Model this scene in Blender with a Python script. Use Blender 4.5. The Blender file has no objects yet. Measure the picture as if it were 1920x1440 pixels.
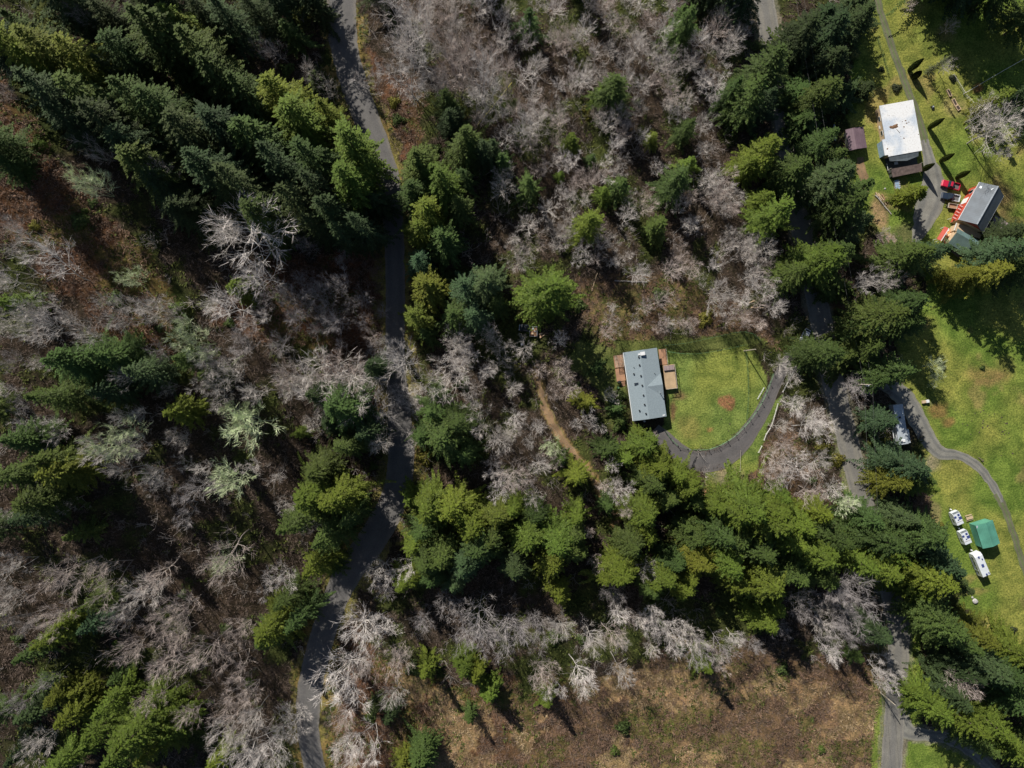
import bpy, bmesh, math, random
import numpy as np
from mathutils import Vector, Matrix, noise as mnoise
random.seed(11); RNG = np.random.default_rng(11)
C = bpy.context.scene.collection
R = math.radians
# ------------------------------------------------------------------ camera
CAMH = 200.0
MPP = 0.15                                   # metres per photo pixel on level ground
cam_d = bpy.data.cameras.new('camera'); cam = bpy.data.objects.new('camera', cam_d); C.objects.link(cam)
cam.location = (0, 0, CAMH); cam.rotation_euler = (0, 0, 0)
cam_d.sensor_width = 36; cam_d.lens = 25.0; cam_d.clip_start = 1; cam_d.clip_end = 9000
bpy.context.scene.camera = cam
# ------------------------------------------------------------------ sky, sun, exposure
SUN_EL, SUN_DX, SUN_DY = R(36.5), 0.53, -0.848     # shadows fall towards (DX, DY)
w = bpy.data.worlds.new('World'); bpy.context.scene.world = w; w.use_nodes = True
wn = w.node_tree.nodes; wl = w.node_tree.links
sky = wn.new('ShaderNodeTexSky'); sky.sky_type = 'NISHITA'; sky.sun_disc = False
sky.sun_elevation = SUN_EL; sky.sun_rotation = math.atan2(-SUN_DX, -SUN_DY)
sky.air_density = 1.0; sky.dust_density = 0.6; sky.ozone_density = 1.0
bg = wn['Background']; bg.inputs['Strength'].default_value = 0.052
wl.new(sky.outputs[0], bg.inputs['Color'])
sd = bpy.data.lights.new('sun', 'SUN'); sd.energy = 5.0; sd.angle = R(0.5); sd.color = (1.0, 0.94, 0.84)
sun = bpy.data.objects.new('sun', sd); C.objects.link(sun)
ce = math.cos(SUN_EL)
sun.rotation_euler = Vector((SUN_DX*ce, SUN_DY*ce, -math.sin(SUN_EL))).to_track_quat('-Z', 'Y').to_euler()
vs = bpy.context.scene.view_settings
vs.view_transform = 'Standard'; vs.look = 'None'; vs.gamma = 1.0; vs.exposure = 0.36; vs.use_curve_mapping = False
bpy.context.scene.cycles.max_bounces = 5
bpy.context.scene.cycles.transparent_max_bounces = 6

# ------------------------------------------------------------------ numeric helpers
def vnoise(x, y, s, seed=0):
    """smooth value noise 0..1, cell size s metres"""
    r = np.random.default_rng(seed + 977); lat = r.random((256, 256))
    fx = np.asarray(x, float)/s + 1000.3; fy = np.asarray(y, float)/s + 1000.7
    ix = np.floor(fx).astype(int); iy = np.floor(fy).astype(int)
    tx = fx-ix; ty = fy-iy; tx = tx*tx*(3-2*tx); ty = ty*ty*(3-2*ty)
    a = lat[ix % 256, iy % 256]; b = lat[(ix+1) % 256, iy % 256]; c = lat[ix % 256, (iy+1) % 256]; d = lat[(ix+1) % 256, (iy+1) % 256]
    return (a*(1-tx)+b*tx)*(1-ty)+(c*(1-tx)+d*tx)*ty
def fbm(x, y, s, seed=0, o=3):
    t = 0; a = 0
    for i in range(o): t = t+vnoise(x, y, s/2**i, seed+i*13)*0.5**i; a += 0.5**i
    return t/a
def inpoly(u, v, poly):
    u = np.asarray(u, float); v = np.asarray(v, float); r = np.zeros(u.shape, bool)
    n = len(poly)
    for i in range(n):
        x1, y1 = poly[i]; x2, y2 = poly[(i+1) % n]
        if y1 == y2: continue
        c = ((y1 > v) != (y2 > v)) & (u < (x2-x1)*(v-y1)/(y2-y1)+x1)
        r ^= c
    return r
def catmull(pts, step=1.0):
    P = [np.array(p, float) for p in pts]; P = [2*P[0]-P[1]]+P+[2*P[-1]-P[-2]]; out = []
    for i in range(1, len(P)-2):
        n = max(2, int(np.linalg.norm(P[i+1][:2]-P[i][:2])/step))
        for k in range(n):
            t = k/n
            out.append(0.5*((2*P[i])+(P[i+1]-P[i-1])*t+(2*P[i-1]-5*P[i]+4*P[i+1]-P[i+2])*t*t+(3*P[i]-P[i-1]-3*P[i+1]+P[i+2])*t**3))
    out.append(P[-2]); return np.array(out)
def distline(u, v, pts):
    """distance in pixels to a polyline"""
    u = np.asarray(u, float); v = np.asarray(v, float); best = np.full(u.shape, 1e9)
    for (x1, y1), (x2, y2) in zip(pts[:-1], pts[1:]):
        dx, dy = x2-x1, y2-y1; t = np.clip(((u-x1)*dx+(v-y1)*dy)/(dx*dx+dy*dy+1e-9), 0, 1)
        best = np.minimum(best, np.hypot(u-x1-t*dx, v-y1-t*dy))
    return best

# ------------------------------------------------------------------ the plan of the place, in photo pixels
FOREST_ROAD = [(642,-60,56),(640,0,56),(642,60,54),(650,110,50),(668,170,50),(690,230,49),(712,290,48),(730,350,44),(738,430,38),(741,520,36),(741,600,36),
               (741,680,36),(748,760,42),(752,830,48),(748,900,50),(728,960,52),(692,1020,54),(655,1070,52),(630,1120,48),(612,1170,46),(594,1230,46),(580,1300,46),(578,1370,42),(590,1440,40),(604,1500,40)]
VALLEY_ROAD = [(1424,-60,38),(1432,0,38),(1446,80,38),(1468,200,38),(1484,320,38),(1500,415,39),(1520,510,40),(1538,595,41),(1556,690,41),(1578,780,40),(1608,900,40),
               (1636,1000,40),(1664,1085,42),(1683,1160,42),(1684,1240,40),(1678,1330,38),(1671,1440,40),(1667,1500,40)]
HOUSE_DRIVE = [(1226,806,26),(1248,826,32),(1275,850,34),(1303,864,36),(1332,864,42),(1360,854,41),(1389,830,36),(1413,798,30),(1434,763,26),(1453,722,22),(1469,690,20),(1486,664,18),(1512,648,18),(1540,640,20)]
MEADOW_DRIVE = [(1618,712,16),(1645,716,22),(1672,726,32),(1700,752,36),(1722,790,34),(1745,830,30),(1765,850,24),(1795,853,18),(1822,866,17),(1846,888,16),(1866,918,14),(1878,942,11)]
SOUTH_DRIVE = [(1684,1352,44),(1704,1372,30),(1735,1378,24),(1765,1382,22),(1795,1393,20),(1825,1412,20),(1855,1440,20),(1885,1480,20)]
NORTH_DRIVE = [(1712,458,6),(1721,440,22),(1731,415,40),(1742,385,52),(1750,355,50),(1748,325,34),(1741,295,22),(1733,262,15)]
NORTH_TRACK = [(1735,268,14),(1728,240,14),(1718,205,13),(1702,170,14),(1690,135,14),(1676,100,14),(1664,60,14),(1650,20,14),(1640,-30,14)]
MEADOW_TRACK = [(1868,925,14),(1884,955,14),(1900,1000,13),(1912,1040,13),(1930,1090,13)]
DIRT_TRACK = [(1590,395,22),(1617,360,20),(1616,320,18),(1612,295,16)]
TRAIL = [(1006,690,7),(1014,730,9),(1026,775,17),(1046,812,18),(1068,838,12),(1092,866,10),(1112,895,10),(1126,925,11),(1142,950,14),(1158,970,15),(1152,990,10)]
LAWN = [(1250,658),(1300,664),(1350,657),(1402,645),(1420,668),(1438,706),(1436,738),(1420,768),(1398,800),(1366,826),(1330,842),(1292,842),(1262,828),(1240,810),(1252,770),(1248,720)]
LAWN2 = [(1470,735),(1486,672),(1494,664),(1480,700),(1462,760),(1440,800),(1426,850),(1420,880),(1380,905),(1345,910),(1320,925),(1322,884),(1352,880),(1388,847),(1414,815),(1434,785),(1452,750)]
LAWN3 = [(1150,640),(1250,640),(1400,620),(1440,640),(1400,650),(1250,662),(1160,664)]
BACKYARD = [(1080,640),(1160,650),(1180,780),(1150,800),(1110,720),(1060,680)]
MEADOW = [(1640,-60),(1990,-60),(1990,1500),(1880,1260),(1850,1180),(1800,1130),(1770,1060),(1740,970),(1740,900),(1730,860),(1720,800),(1690,730),(1680,640),(1720,600),(1740,540),(1700,470),(1640,430),(1600,400),(1590,330),(1590,180),(1600,100)]
VERGE_E = [(1596,980),(1560,820),(1600,820),(1640,960),(1665,1020),(1700,1110),(1732,1130),(1722,1240),(1716,1330),(1732,1368),(1700,1362),(1694,1240),(1700,1160),(1670,1060)]
VERGE_W = [(1655,1280),(1640,1340),(1632,1440),(1630,1500),(1654,1500),(1654,1440),(1662,1340),(1668,1270)]
SOUTH_EAST = [(1700,1390),(1760,1388),(1800,1405),(1840,1440),(1880,1500),(1680,1500)]
STRAW = [(640,1500),(680,1330),(760,1250),(900,1320),(1040,1300),(1130,1240),(1290,1200),(1400,1260),(1500,1280),(1600,1250),(1660,1290),(1650,1400),(1650,1500)]
BRACKEN = [[(-60,120),(40,150),(70,230),(130,320),(220,420),(290,480),(340,600),(350,680),(250,640),(180,600),(120,560),(60,470),(-60,420)],
           [(600,1180),(640,1180),(760,1240),(1000,1290),(1240,1230),(1660,1220),(1660,1500),(600,1500)],
           [(1060,520),(1280,540),(1440,600),(1470,650),(1260,640),(1120,650),(1060,620)],
           [(400,480),(720,440),(715,760),(640,700),(560,640),(420,620)],
           [(690,100),(760,140),(790,260),(760,320),(720,220)],
           [(1400,870),(1470,760),(1540,830),(1600,960),(1540,960),(1420,930)],
           [(1540,560),(1570,640),(1620,640),(1570,540)],
           [(1730,860),(1760,960),(1760,1010),(1735,990)],
           [(1840,960),(1872,1030),(1915,1100),(1900,1110),(1850,1030),(1825,965)]]
HOUSE_PADS = [[(1150,645),(1255,640),(1275,800),(1170,800)],[(1640,180),(1735,175),(1745,340),(1655,340)],[(1580,235),(1630,230),(1640,290),(1590,292)],
              [(1755,330),(1890,330),(1905,440),(1850,500),(1755,480)],[(1665,745),(1712,745),(1720,850),(1675,850)],[(1775,950),(1880,950),(1890,1110),(1800,1110)]]
ROAD_EDGE_L = [(-80,604),(0,604),(90,608),(200,642),(300,692),(360,706),(500,712),(650,714),(760,718),(850,718),(920,706),(980,672),(1050,632),(1150,588),(1200,574),(1300,545),(1440,560),(1600,580)]
EVs = np.array([p[0] for p in ROAD_EDGE_L], float); EUs = np.array([p[1] for p in ROAD_EDGE_L], float)

def hill(x, y):
    vv = 720-np.asarray(y, float)/MPP; xe = (np.interp(vv, EVs, EUs)-960)*MPP-1.2
    d = np.maximum(0, xe-np.asarray(x, float))
    e = d-8*(1-np.exp(-d/8)); yy = np.clip(np.asarray(y, float), -130, 150)
    return np.minimum(0.17*e*(1+.35*(yy+110)/220)+.11*(yy+110)*(1-np.exp(-e/45)), 62)
def to_px(x, y, z):
    k = CAMH/(CAMH-z)/MPP
    return 960+x*k, 720-y*k
# dense ground raster
gx = np.arange(-153, 153.01, 0.6); gy = np.arange(-117, 117.01, 0.6)
GX, GY = np.meshgrid(gx, gy, indexing='ij')
def masks(X, Y):
    z = hill(X, Y); U, V = to_px(X, Y, z)
    ju = (fbm(X, Y, 3.0, 5)-0.5)*22; jv = (fbm(X, Y, 3.0, 6)-0.5)*22
    ju2 = (fbm(X, Y, 12.0, 15, 5)-0.5)*170; jv2 = (fbm(X, Y, 12.0, 16, 5)-0.5)*150
    m = {}
    def dl(road, pad): 
        pts = catmull([(a, b, c) for a, b, c in road], 25); d = distline(U, V, [tuple(p[:2]) for p in pts])
        return d < np.mean([c for _, _, c in road])/2+pad
    m['froad'] = dl(FOREST_ROAD, 3); m['vroad'] = dl(VALLEY_ROAD, 2)
    m['drives'] = dl(HOUSE_DRIVE, 0) | dl(MEADOW_DRIVE, 0) | dl(SOUTH_DRIVE, 0) | dl(NORTH_DRIVE, 0) | dl(NORTH_TRACK, 0) | dl(MEADOW_TRACK, 0)
    m['should'] = (distline(U+ju*.5, V, [p[:2] for p in VALLEY_ROAD]) < 27) | (distline(U+ju*.4, V+jv*.4, [p[:2] for p in SOUTH_DRIVE]) < 17)
    m['fverge'] = distline(U+ju*2.4, V+jv*2.4, [p[:2] for p in FOREST_ROAD]) < 38
    m['trail'] = distline(U+ju*.6, V+jv*.6, [p[:2] for p in TRAIL]) < 8
    m['lawn'] = inpoly(U, V, LAWN) | inpoly(U+ju*.3, V+jv*.3, LAWN2)
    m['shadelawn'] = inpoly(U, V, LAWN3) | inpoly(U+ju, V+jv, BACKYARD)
    m['meadow'] = inpoly(U+ju, V+jv, MEADOW) | inpoly(U+ju*.3, V+jv*.3, SOUTH_EAST)
    m['verge'] = inpoly(U+ju*.3, V+jv*.3, VERGE_E) | inpoly(U+ju*.3, V+jv*.3, VERGE_W)
    m['straw'] = inpoly(U+ju2, V+jv2, STRAW) & (fbm(X, Y, 11, 71)+.25*fbm(X, Y, 2.5, 72) > .65-.0005*(V-1330))
    b = np.zeros(U.shape, bool)
    for p in BRACKEN: b |= inpoly(U+ju2*.85, V+jv2*.85, p)
    m['bracken'] = b
    pad = np.zeros(U.shape, bool)
    for p in HOUSE_PADS: pad |= inpoly(U, V, p)
    m['pad'] = pad
    return m
GM = masks(GX, GY)
flat = (GM['froad'] | GM['vroad'] | GM['drives'] | GM['lawn'] | GM['pad'] | GM['shadelawn'] | GM['verge'] | GM['should']).astype(float)
for _ in range(7):
    flat = np.maximum(flat, np.maximum(np.maximum(np.roll(flat, 1, 0), np.roll(flat, -1, 0)), np.maximum(np.roll(flat, 1, 1), np.roll(flat, -1, 1)))*0.82)
BUMP = (1-np.clip(flat*1.3, 0, 1))*((fbm(GX, GY, 9, 21)-0.5)*1.6+(fbm(GX, GY, 2.4, 22)-0.5)*0.9)*np.where(GM['meadow'], 0.35, 1.0)
edge = np.clip(np.minimum(np.minimum(GX-gx[0], gx[-1]-GX), np.minimum(GY-gy[0], gy[-1]-GY))/5, 0, 1)
BUMP *= edge
def hz(x, y):
    x = np.asarray(x, float); y = np.asarray(y, float)
    fx = np.clip((x-gx[0])/0.6, 0, len(gx)-1.001); fy = np.clip((y-gy[0])/0.6, 0, len(gy)-1.001)
    ix = fx.astype(int); iy = fy.astype(int); tx = fx-ix; ty = fy-iy
    b = (BUMP[ix, iy]*(1-tx)+BUMP[ix+1, iy]*tx)*(1-ty)+(BUMP[ix, iy+1]*(1-tx)+BUMP[ix+1, iy+1]*tx)*ty
    return hill(x, y)+b
def G(u, v, z=0.0):
    """world point seen at photo pixel (u, v) at height z above its ground"""
    zz = z
    for _ in range(6):
        k = MPP*(CAMH-zz)/CAMH; x = (u-960)*k; y = (720-v)*k; zz = float(hz(x, y))+z
    return Vector((x, y, zz))

# ------------------------------------------------------------------ object helpers
def mesh_obj(name, verts, faces, mat=None, parent=None, loc=None, col=None, smooth=False, attr=None):
    me = bpy.data.meshes.new(name)
    if isinstance(verts, np.ndarray):
        nv = len(verts); nf, k = faces.shape
        me.vertices.add(nv); me.vertices.foreach_set('co', verts.astype(np.float32).ravel())
        me.loops.add(nf*k); me.loops.foreach_set('vertex_index', faces.astype(np.int32).ravel())
        me.polygons.add(nf); me.polygons.foreach_set('loop_start', np.arange(0, nf*k, k, dtype=np.int32))
        me.update(calc_edges=True)
    else:
        me.from_pydata([tuple(v) for v in verts], [], faces); me.update()
    if col is not None:
        ca = me.color_attributes.new('tint', 'FLOAT_COLOR', 'POINT')
        c4 = np.ones((len(me.vertices), 4), np.float32); c4[:, :3] = col; ca.data.foreach_set('color', c4.ravel())
    if attr:
        for an, av in attr.items():
            a = me.attributes.new(an, 'FLOAT', 'POINT'); a.data.foreach_set('value', np.asarray(av, np.float32))
    if smooth: me.polygons.foreach_set('use_smooth', [True]*len(me.polygons))
    if mat: me.materials.append(mat)
    o = bpy.data.objects.new(name, me); C.objects.link(o)
    if parent: o.parent = parent
    if loc is not None: o.location = loc
    return o
def tag(o, label=None, cat=None, group=None, kind=None):
    if label: o['label'] = label
    if cat: o['category'] = cat
    if group: o['group'] = group
    if kind: o['kind'] = kind
    return o
def thing(name, label, cat, loc=(0,0,0), rz=0.0, group=None):
    o = bpy.data.objects.new(name, None); C.objects.link(o); o.empty_display_size = 0.5
    o.location = loc; o.rotation_euler = (0, 0, rz)
    return tag(o, label, cat, group)
class MB:
    """collects shapes into one mesh"""
    def __init__(s): s.v = []; s.f = []
    def add(s, vs_, fs): n = len(s.v); s.v += [tuple(a) for a in vs_]; s.f += [tuple(i+n for i in f) for f in fs]; return s
    def box(s, x0, x1, y0, y1, z0, z1, taper=0.0):
        t = taper
        return s.add([(x0,y0,z0),(x1,y0,z0),(x1,y1,z0),(x0,y1,z0),(x0+t,y0+t,z1),(x1-t,y0+t,z1),(x1-t,y1-t,z1),(x0+t,y1-t,z1)],
                     [(3,2,1,0),(4,5,6,7),(0,1,5,4),(1,2,6,5),(2,3,7,6),(3,0,4,7)])
    def tube(s, p0, p1, r0, r1=None, n=6):
        r1 = r0 if r1 is None else r1; p0 = Vector(p0); p1 = Vector(p1); d = (p1-p0)
        q = d.to_track_quat('Z', 'Y'); vs_ = []
        for p, r in ((p0, r0), (p1, r1)):
            for k in range(n):
                a = 2*math.pi*k/n; vs_.append(p+q @ Vector((r*math.cos(a), r*math.sin(a), 0)))
        return s.add(vs_, [(k, (k+1) % n, n+(k+1) % n, n+k) for k in range(n)]+[tuple(range(n))[::-1], tuple(range(n, 2*n))])
    def prism(s, prof, x0, x1):
        """profile of (y, z) points swept along x"""
        n = len(prof)
        return s.add([(x0, a, b) for a, b in prof]+[(x1, a, b) for a, b in prof],
                     [(k, (k+1) % n, n+(k+1) % n, n+k) for k in range(n)]+[tuple(range(n))[::-1], tuple(range(n, 2*n))])
    def build(s, name, mat, parent=None, bevel=0, **kw):
        o = mesh_obj(name, s.v, s.f, mat, parent, **kw)
        bm = bmesh.new(); bm.from_mesh(o.data)
        bmesh.ops.recalc_face_normals(bm, faces=bm.faces)
        if bevel: bmesh.ops.bevel(bm, geom=list(bm.edges), offset=bevel, segments=1, affect='EDGES', clamp_overlap=True)
        bm.to_mesh(o.data); bm.free(); return o

# ------------------------------------------------------------------ materials
def mat_new(name):
    m = bpy.data.materials.new(name); m.use_nodes = True; nt = m.node_tree
    return m, nt, nt.nodes['Principled BSDF']
def N(nt, t, **kw):
    n = nt.nodes.new(t)
    for k, v in kw.items(): setattr(n, k, v)
    return n
def noise_col(nt, scale, c0, c1, p0=0.35, p1=0.65, detail=4, obj=True):
    tc = N(nt, 'ShaderNodeTexCoord'); no = N(nt, 'ShaderNodeTexNoise'); no.inputs['Scale'].default_value = scale; no.inputs['Detail'].default_value = detail
    nt.links.new(tc.outputs['Object'], no.inputs['Vector'])
    r = N(nt, 'ShaderNodeValToRGB'); e = r.color_ramp.elements; e[0].position = p0; e[1].position = p1
    e[0].color = (*c0, 1); e[1].color = (*c1, 1); nt.links.new(no.outputs['Fac'], r.inputs['Fac']); return r.outputs['Color'], no.outputs['Fac']
def simple(name, c, rough=0.6, metal=0.0, var=0.25, scale=1.5, bump=0.0, bscale=None):
    m, nt, b = mat_new(name)
    c0 = tuple(max(0, x*(1-var)) for x in c); c1 = tuple(min(1, x*(1+var)) for x in c)
    col, fac = noise_col(nt, scale, c0, c1, 0.3, 0.7, 5)
    nt.links.new(col, b.inputs['Base Color']); b.inputs['Roughness'].default_value = rough; b.inputs['Metallic'].default_value = metal
    if bump:
        bp = N(nt, 'ShaderNodeBump'); bp.inputs['Strength'].default_value = bump; bp.inputs['Distance'].default_value = 0.05
        no = N(nt, 'ShaderNodeTexNoise'); no.inputs['Scale'].default_value = bscale or scale*6; no.inputs['Detail'].default_value = 3
        tc = N(nt, 'ShaderNodeTexCoord'); nt.links.new(tc.outputs['Object'], no.inputs['Vector'])
        nt.links.new(no.outputs['Fac'], bp.inputs['Height']); nt.links.new(bp.outputs['Normal'], b.inputs['Normal'])
    return m
def ribbed(name, c, period, axis='X', rough=0.4, metal=0.0, dark=0.7, var=0.2, scale=0.6):
    """corrugated metal or boards: ribs across one object axis"""
    m, nt, b = mat_new(name)
    col, _ = noise_col(nt, scale, tuple(x*(1-var) for x in c), tuple(min(1, x*(1+var)) for x in c), 0.3, 0.7, 6)
    tc = N(nt, 'ShaderNodeTexCoord'); wv = N(nt, 'ShaderNodeTexWave', wave_type='BANDS', bands_direction=axis, wave_profile='SAW')
    wv.inputs['Scale'].default_value = 0.314/period*1.0; nt.links.new(tc.outputs['Object'], wv.inputs['Vector'])
    r = N(nt, 'ShaderNodeValToRGB'); e = r.color_ramp.elements; e[0].position = 0.0; e[0].color = (dark,)*3+(1,); e[1].position = 0.22; e[1].color = (1, 1, 1, 1)
    nt.links.new(wv.outputs['Fac'], r.inputs['Fac'])
    mx = N(nt, 'ShaderNodeMix', data_type='RGBA', blend_type='MULTIPLY'); mx.inputs['Factor'].default_value = 1
    nt.links.new(col, mx.inputs[6]); nt.links.new(r.outputs['Color'], mx.inputs[7]); nt.links.new(mx.outputs[2], b.inputs['Base Color'])
    bp = N(nt, 'ShaderNodeBump'); bp.inputs['Strength'].default_value = 0.4; bp.inputs['Distance'].default_value = 0.04
    nt.links.new(wv.outputs['Fac'], bp.inputs['Height']); nt.links.new(bp.outputs['Normal'], b.inputs['Normal'])
    b.inputs['Roughness'].default_value = rough; b.inputs['Metallic'].default_value = metal
    return m
def foliage_mat(name, trans=0.3, rough=0.7, tint=True):
    m, nt, b = mat_new(name)
    oi = N(nt, 'ShaderNodeObjectInfo'); at = N(nt, 'ShaderNodeAttribute', attribute_name='tint')
    mx = N(nt, 'ShaderNodeMix', data_type='RGBA', blend_type='MULTIPLY'); mx.inputs['Factor'].default_value = 1
    nt.links.new(oi.outputs['Color'], mx.inputs[6]); nt.links.new(at.outputs['Color'], mx.inputs[7])
    b.inputs['Roughness'].default_value = rough; b.inputs['Specular IOR Level'].default_value = 0.25
    nt.links.new(mx.outputs[2], b.inputs['Base Color'])
    if trans:
        tr = N(nt, 'ShaderNodeBsdfTranslucent'); nt.links.new(mx.outputs[2], tr.inputs['Color'])
        ms = N(nt, 'ShaderNodeMixShader'); ms.inputs['Fac'].default_value = trans
        out = nt.nodes['Material Output']; nt.links.new(b.outputs[0], ms.inputs[1]); nt.links.new(tr.outputs[0], ms.inputs[2]); nt.links.new(ms.outputs[0], out.inputs['Surface'])
    return m
def tint_mat(name, rough=0.85, trans=0.0):
    m, nt, b = mat_new(name)
    at = N(nt, 'ShaderNodeAttribute', attribute_name='tint'); nt.links.new(at.outputs['Color'], b.inputs['Base Color'])
    b.inputs['Roughness'].default_value = rough; b.inputs['Specular IOR Level'].default_value = 0.2
    return m
def ground_mat():
    m, nt, b = mat_new('ground'); L = nt.links
    at = N(nt, 'ShaderNodeAttribute', attribute_name='tint'); tc = N(nt, 'ShaderNodeTexCoord')
    def mul(a, lo, hi, scale, det, p0, p1, dist=0.0):
        no = N(nt, 'ShaderNodeTexNoise'); no.inputs['Scale'].default_value = scale; no.inputs['Detail'].default_value = det; no.inputs['Distortion'].default_value = dist
        L.new(tc.outputs['Object'], no.inputs['Vector'])
        r = N(nt, 'ShaderNodeValToRGB'); e = r.color_ramp.elements; e[0].position = p0; e[1].position = p1; e[0].color = (*lo, 1); e[1].color = (*hi, 1)
        L.new(no.outputs['Fac'], r.inputs['Fac'])
        x = N(nt, 'ShaderNodeMix', data_type='RGBA', blend_type='MULTIPLY'); x.inputs['Factor'].default_value = 1
        L.new(a, x.inputs[6]); L.new(r.outputs['Color'], x.inputs[7]); return x.outputs[2], no
    c, _ = mul(at.outputs['Color'], (.62, .68, .6), (1.28, 1.2, 1.15), 0.25, 5, .35, .65, 0.6)
    c, n2 = mul(c, (.62, .66, .62), (1.3, 1.26, 1.2), 2.2, 4, .34, .66)
    c, n3 = mul(c, (.7, .7, .7), (1.25, 1.25, 1.2), 7, 2, .3, .7)
    L.new(c, b.inputs['Base Color']); b.inputs['Roughness'].default_value = 0.95; b.inputs['Specular IOR Level'].default_value = 0.1
    bp = N(nt, 'ShaderNodeBump'); bp.inputs['Strength'].default_value = 0.7; bp.inputs['Distance'].default_value = 0.25
    L.new(n2.outputs['Fac'], bp.inputs['Height']); L.new(bp.outputs['Normal'], b.inputs['Normal'])
    return m
def road_mat(name, base, track, edgec, var=0.12, rough=0.85):
    m, nt, b = mat_new(name); L = nt.links
    col, _ = noise_col(nt, 0.35, tuple(x*(1-var) for x in base), tuple(x*(1+var) for x in base), .3, .7, 6)
    at = N(nt, 'ShaderNodeAttribute', attribute_name='across')
    # wheel tracks: a ramp over |across| with noise wobble
    ab = N(nt, 'ShaderNodeMath', operation='ABSOLUTE'); L.new(at.outputs['Fac'], ab.inputs[0])
    tc = N(nt, 'ShaderNodeTexCoord'); no = N(nt, 'ShaderNodeTexNoise'); no.inputs['Scale'].default_value = 0.6; no.inputs['Detail'].default_value = 5; L.new(tc.outputs['Object'], no.inputs['Vector'])
    mr = N(nt, 'ShaderNodeMath', operation='MULTIPLY_ADD'); L.new(no.outputs['Fac'], mr.inputs[0]); mr.inputs[1].default_value = 0.3; L.new(ab.outputs[0], mr.inputs[2])
    sb = N(nt, 'ShaderNodeMath', operation='SUBTRACT'); L.new(mr.outputs[0], sb.inputs[0]); sb.inputs[1].default_value = 0.15
    r = N(nt, 'ShaderNodeValToRGB'); cr = r.color_ramp; cr.elements[0].position = 0.0; cr.elements[0].color = (1, 1, 1, 1)
    cr.elements[1].position = 1.0; cr.elements[1].color = (*edgec, 1)
    for p, cc in ((.22, (1, 1, 1)), (.4, track), (.6, track), (.78, (1, 1, 1)), (.88, edgec)):
        e = cr.elements.new(p); e.color = (*cc, 1)
    L.new(sb.outputs[0], r.inputs['Fac'])
    mx = N(nt, 'ShaderNodeMix', data_type='RGBA', blend_type='MULTIPLY'); mx.inputs['Factor'].default_value = 1
    L.new(col, mx.inputs[6]); L.new(r.outputs['Color'], mx.inputs[7])
    n2 = N(nt, 'ShaderNodeTexNoise'); n2.inputs['Scale'].default_value = 4; n2.inputs['Detail'].default_value = 4; L.new(tc.outputs['Object'], n2.inputs['Vector'])
    r2 = N(nt, 'ShaderNodeValToRGB'); e = r2.color_ramp.elements; e[0].position = .3; e[1].position = .7; e[0].color = (.8, .8, .8, 1); e[1].color = (1.18, 1.17, 1.15, 1); L.new(n2.outputs['Fac'], r2.inputs['Fac'])
    m2 = N(nt, 'ShaderNodeMix', data_type='RGBA', blend_type='MULTIPLY'); m2.inputs['Factor'].default_value = 1
    L.new(mx.outputs[2], m2.inputs[6]); L.new(r2.outputs['Color'], m2.inputs[7]); L.new(m2.outputs[2], b.inputs['Base Color'])
    b.inputs['Roughness'].default_value = rough
    return m
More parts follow.
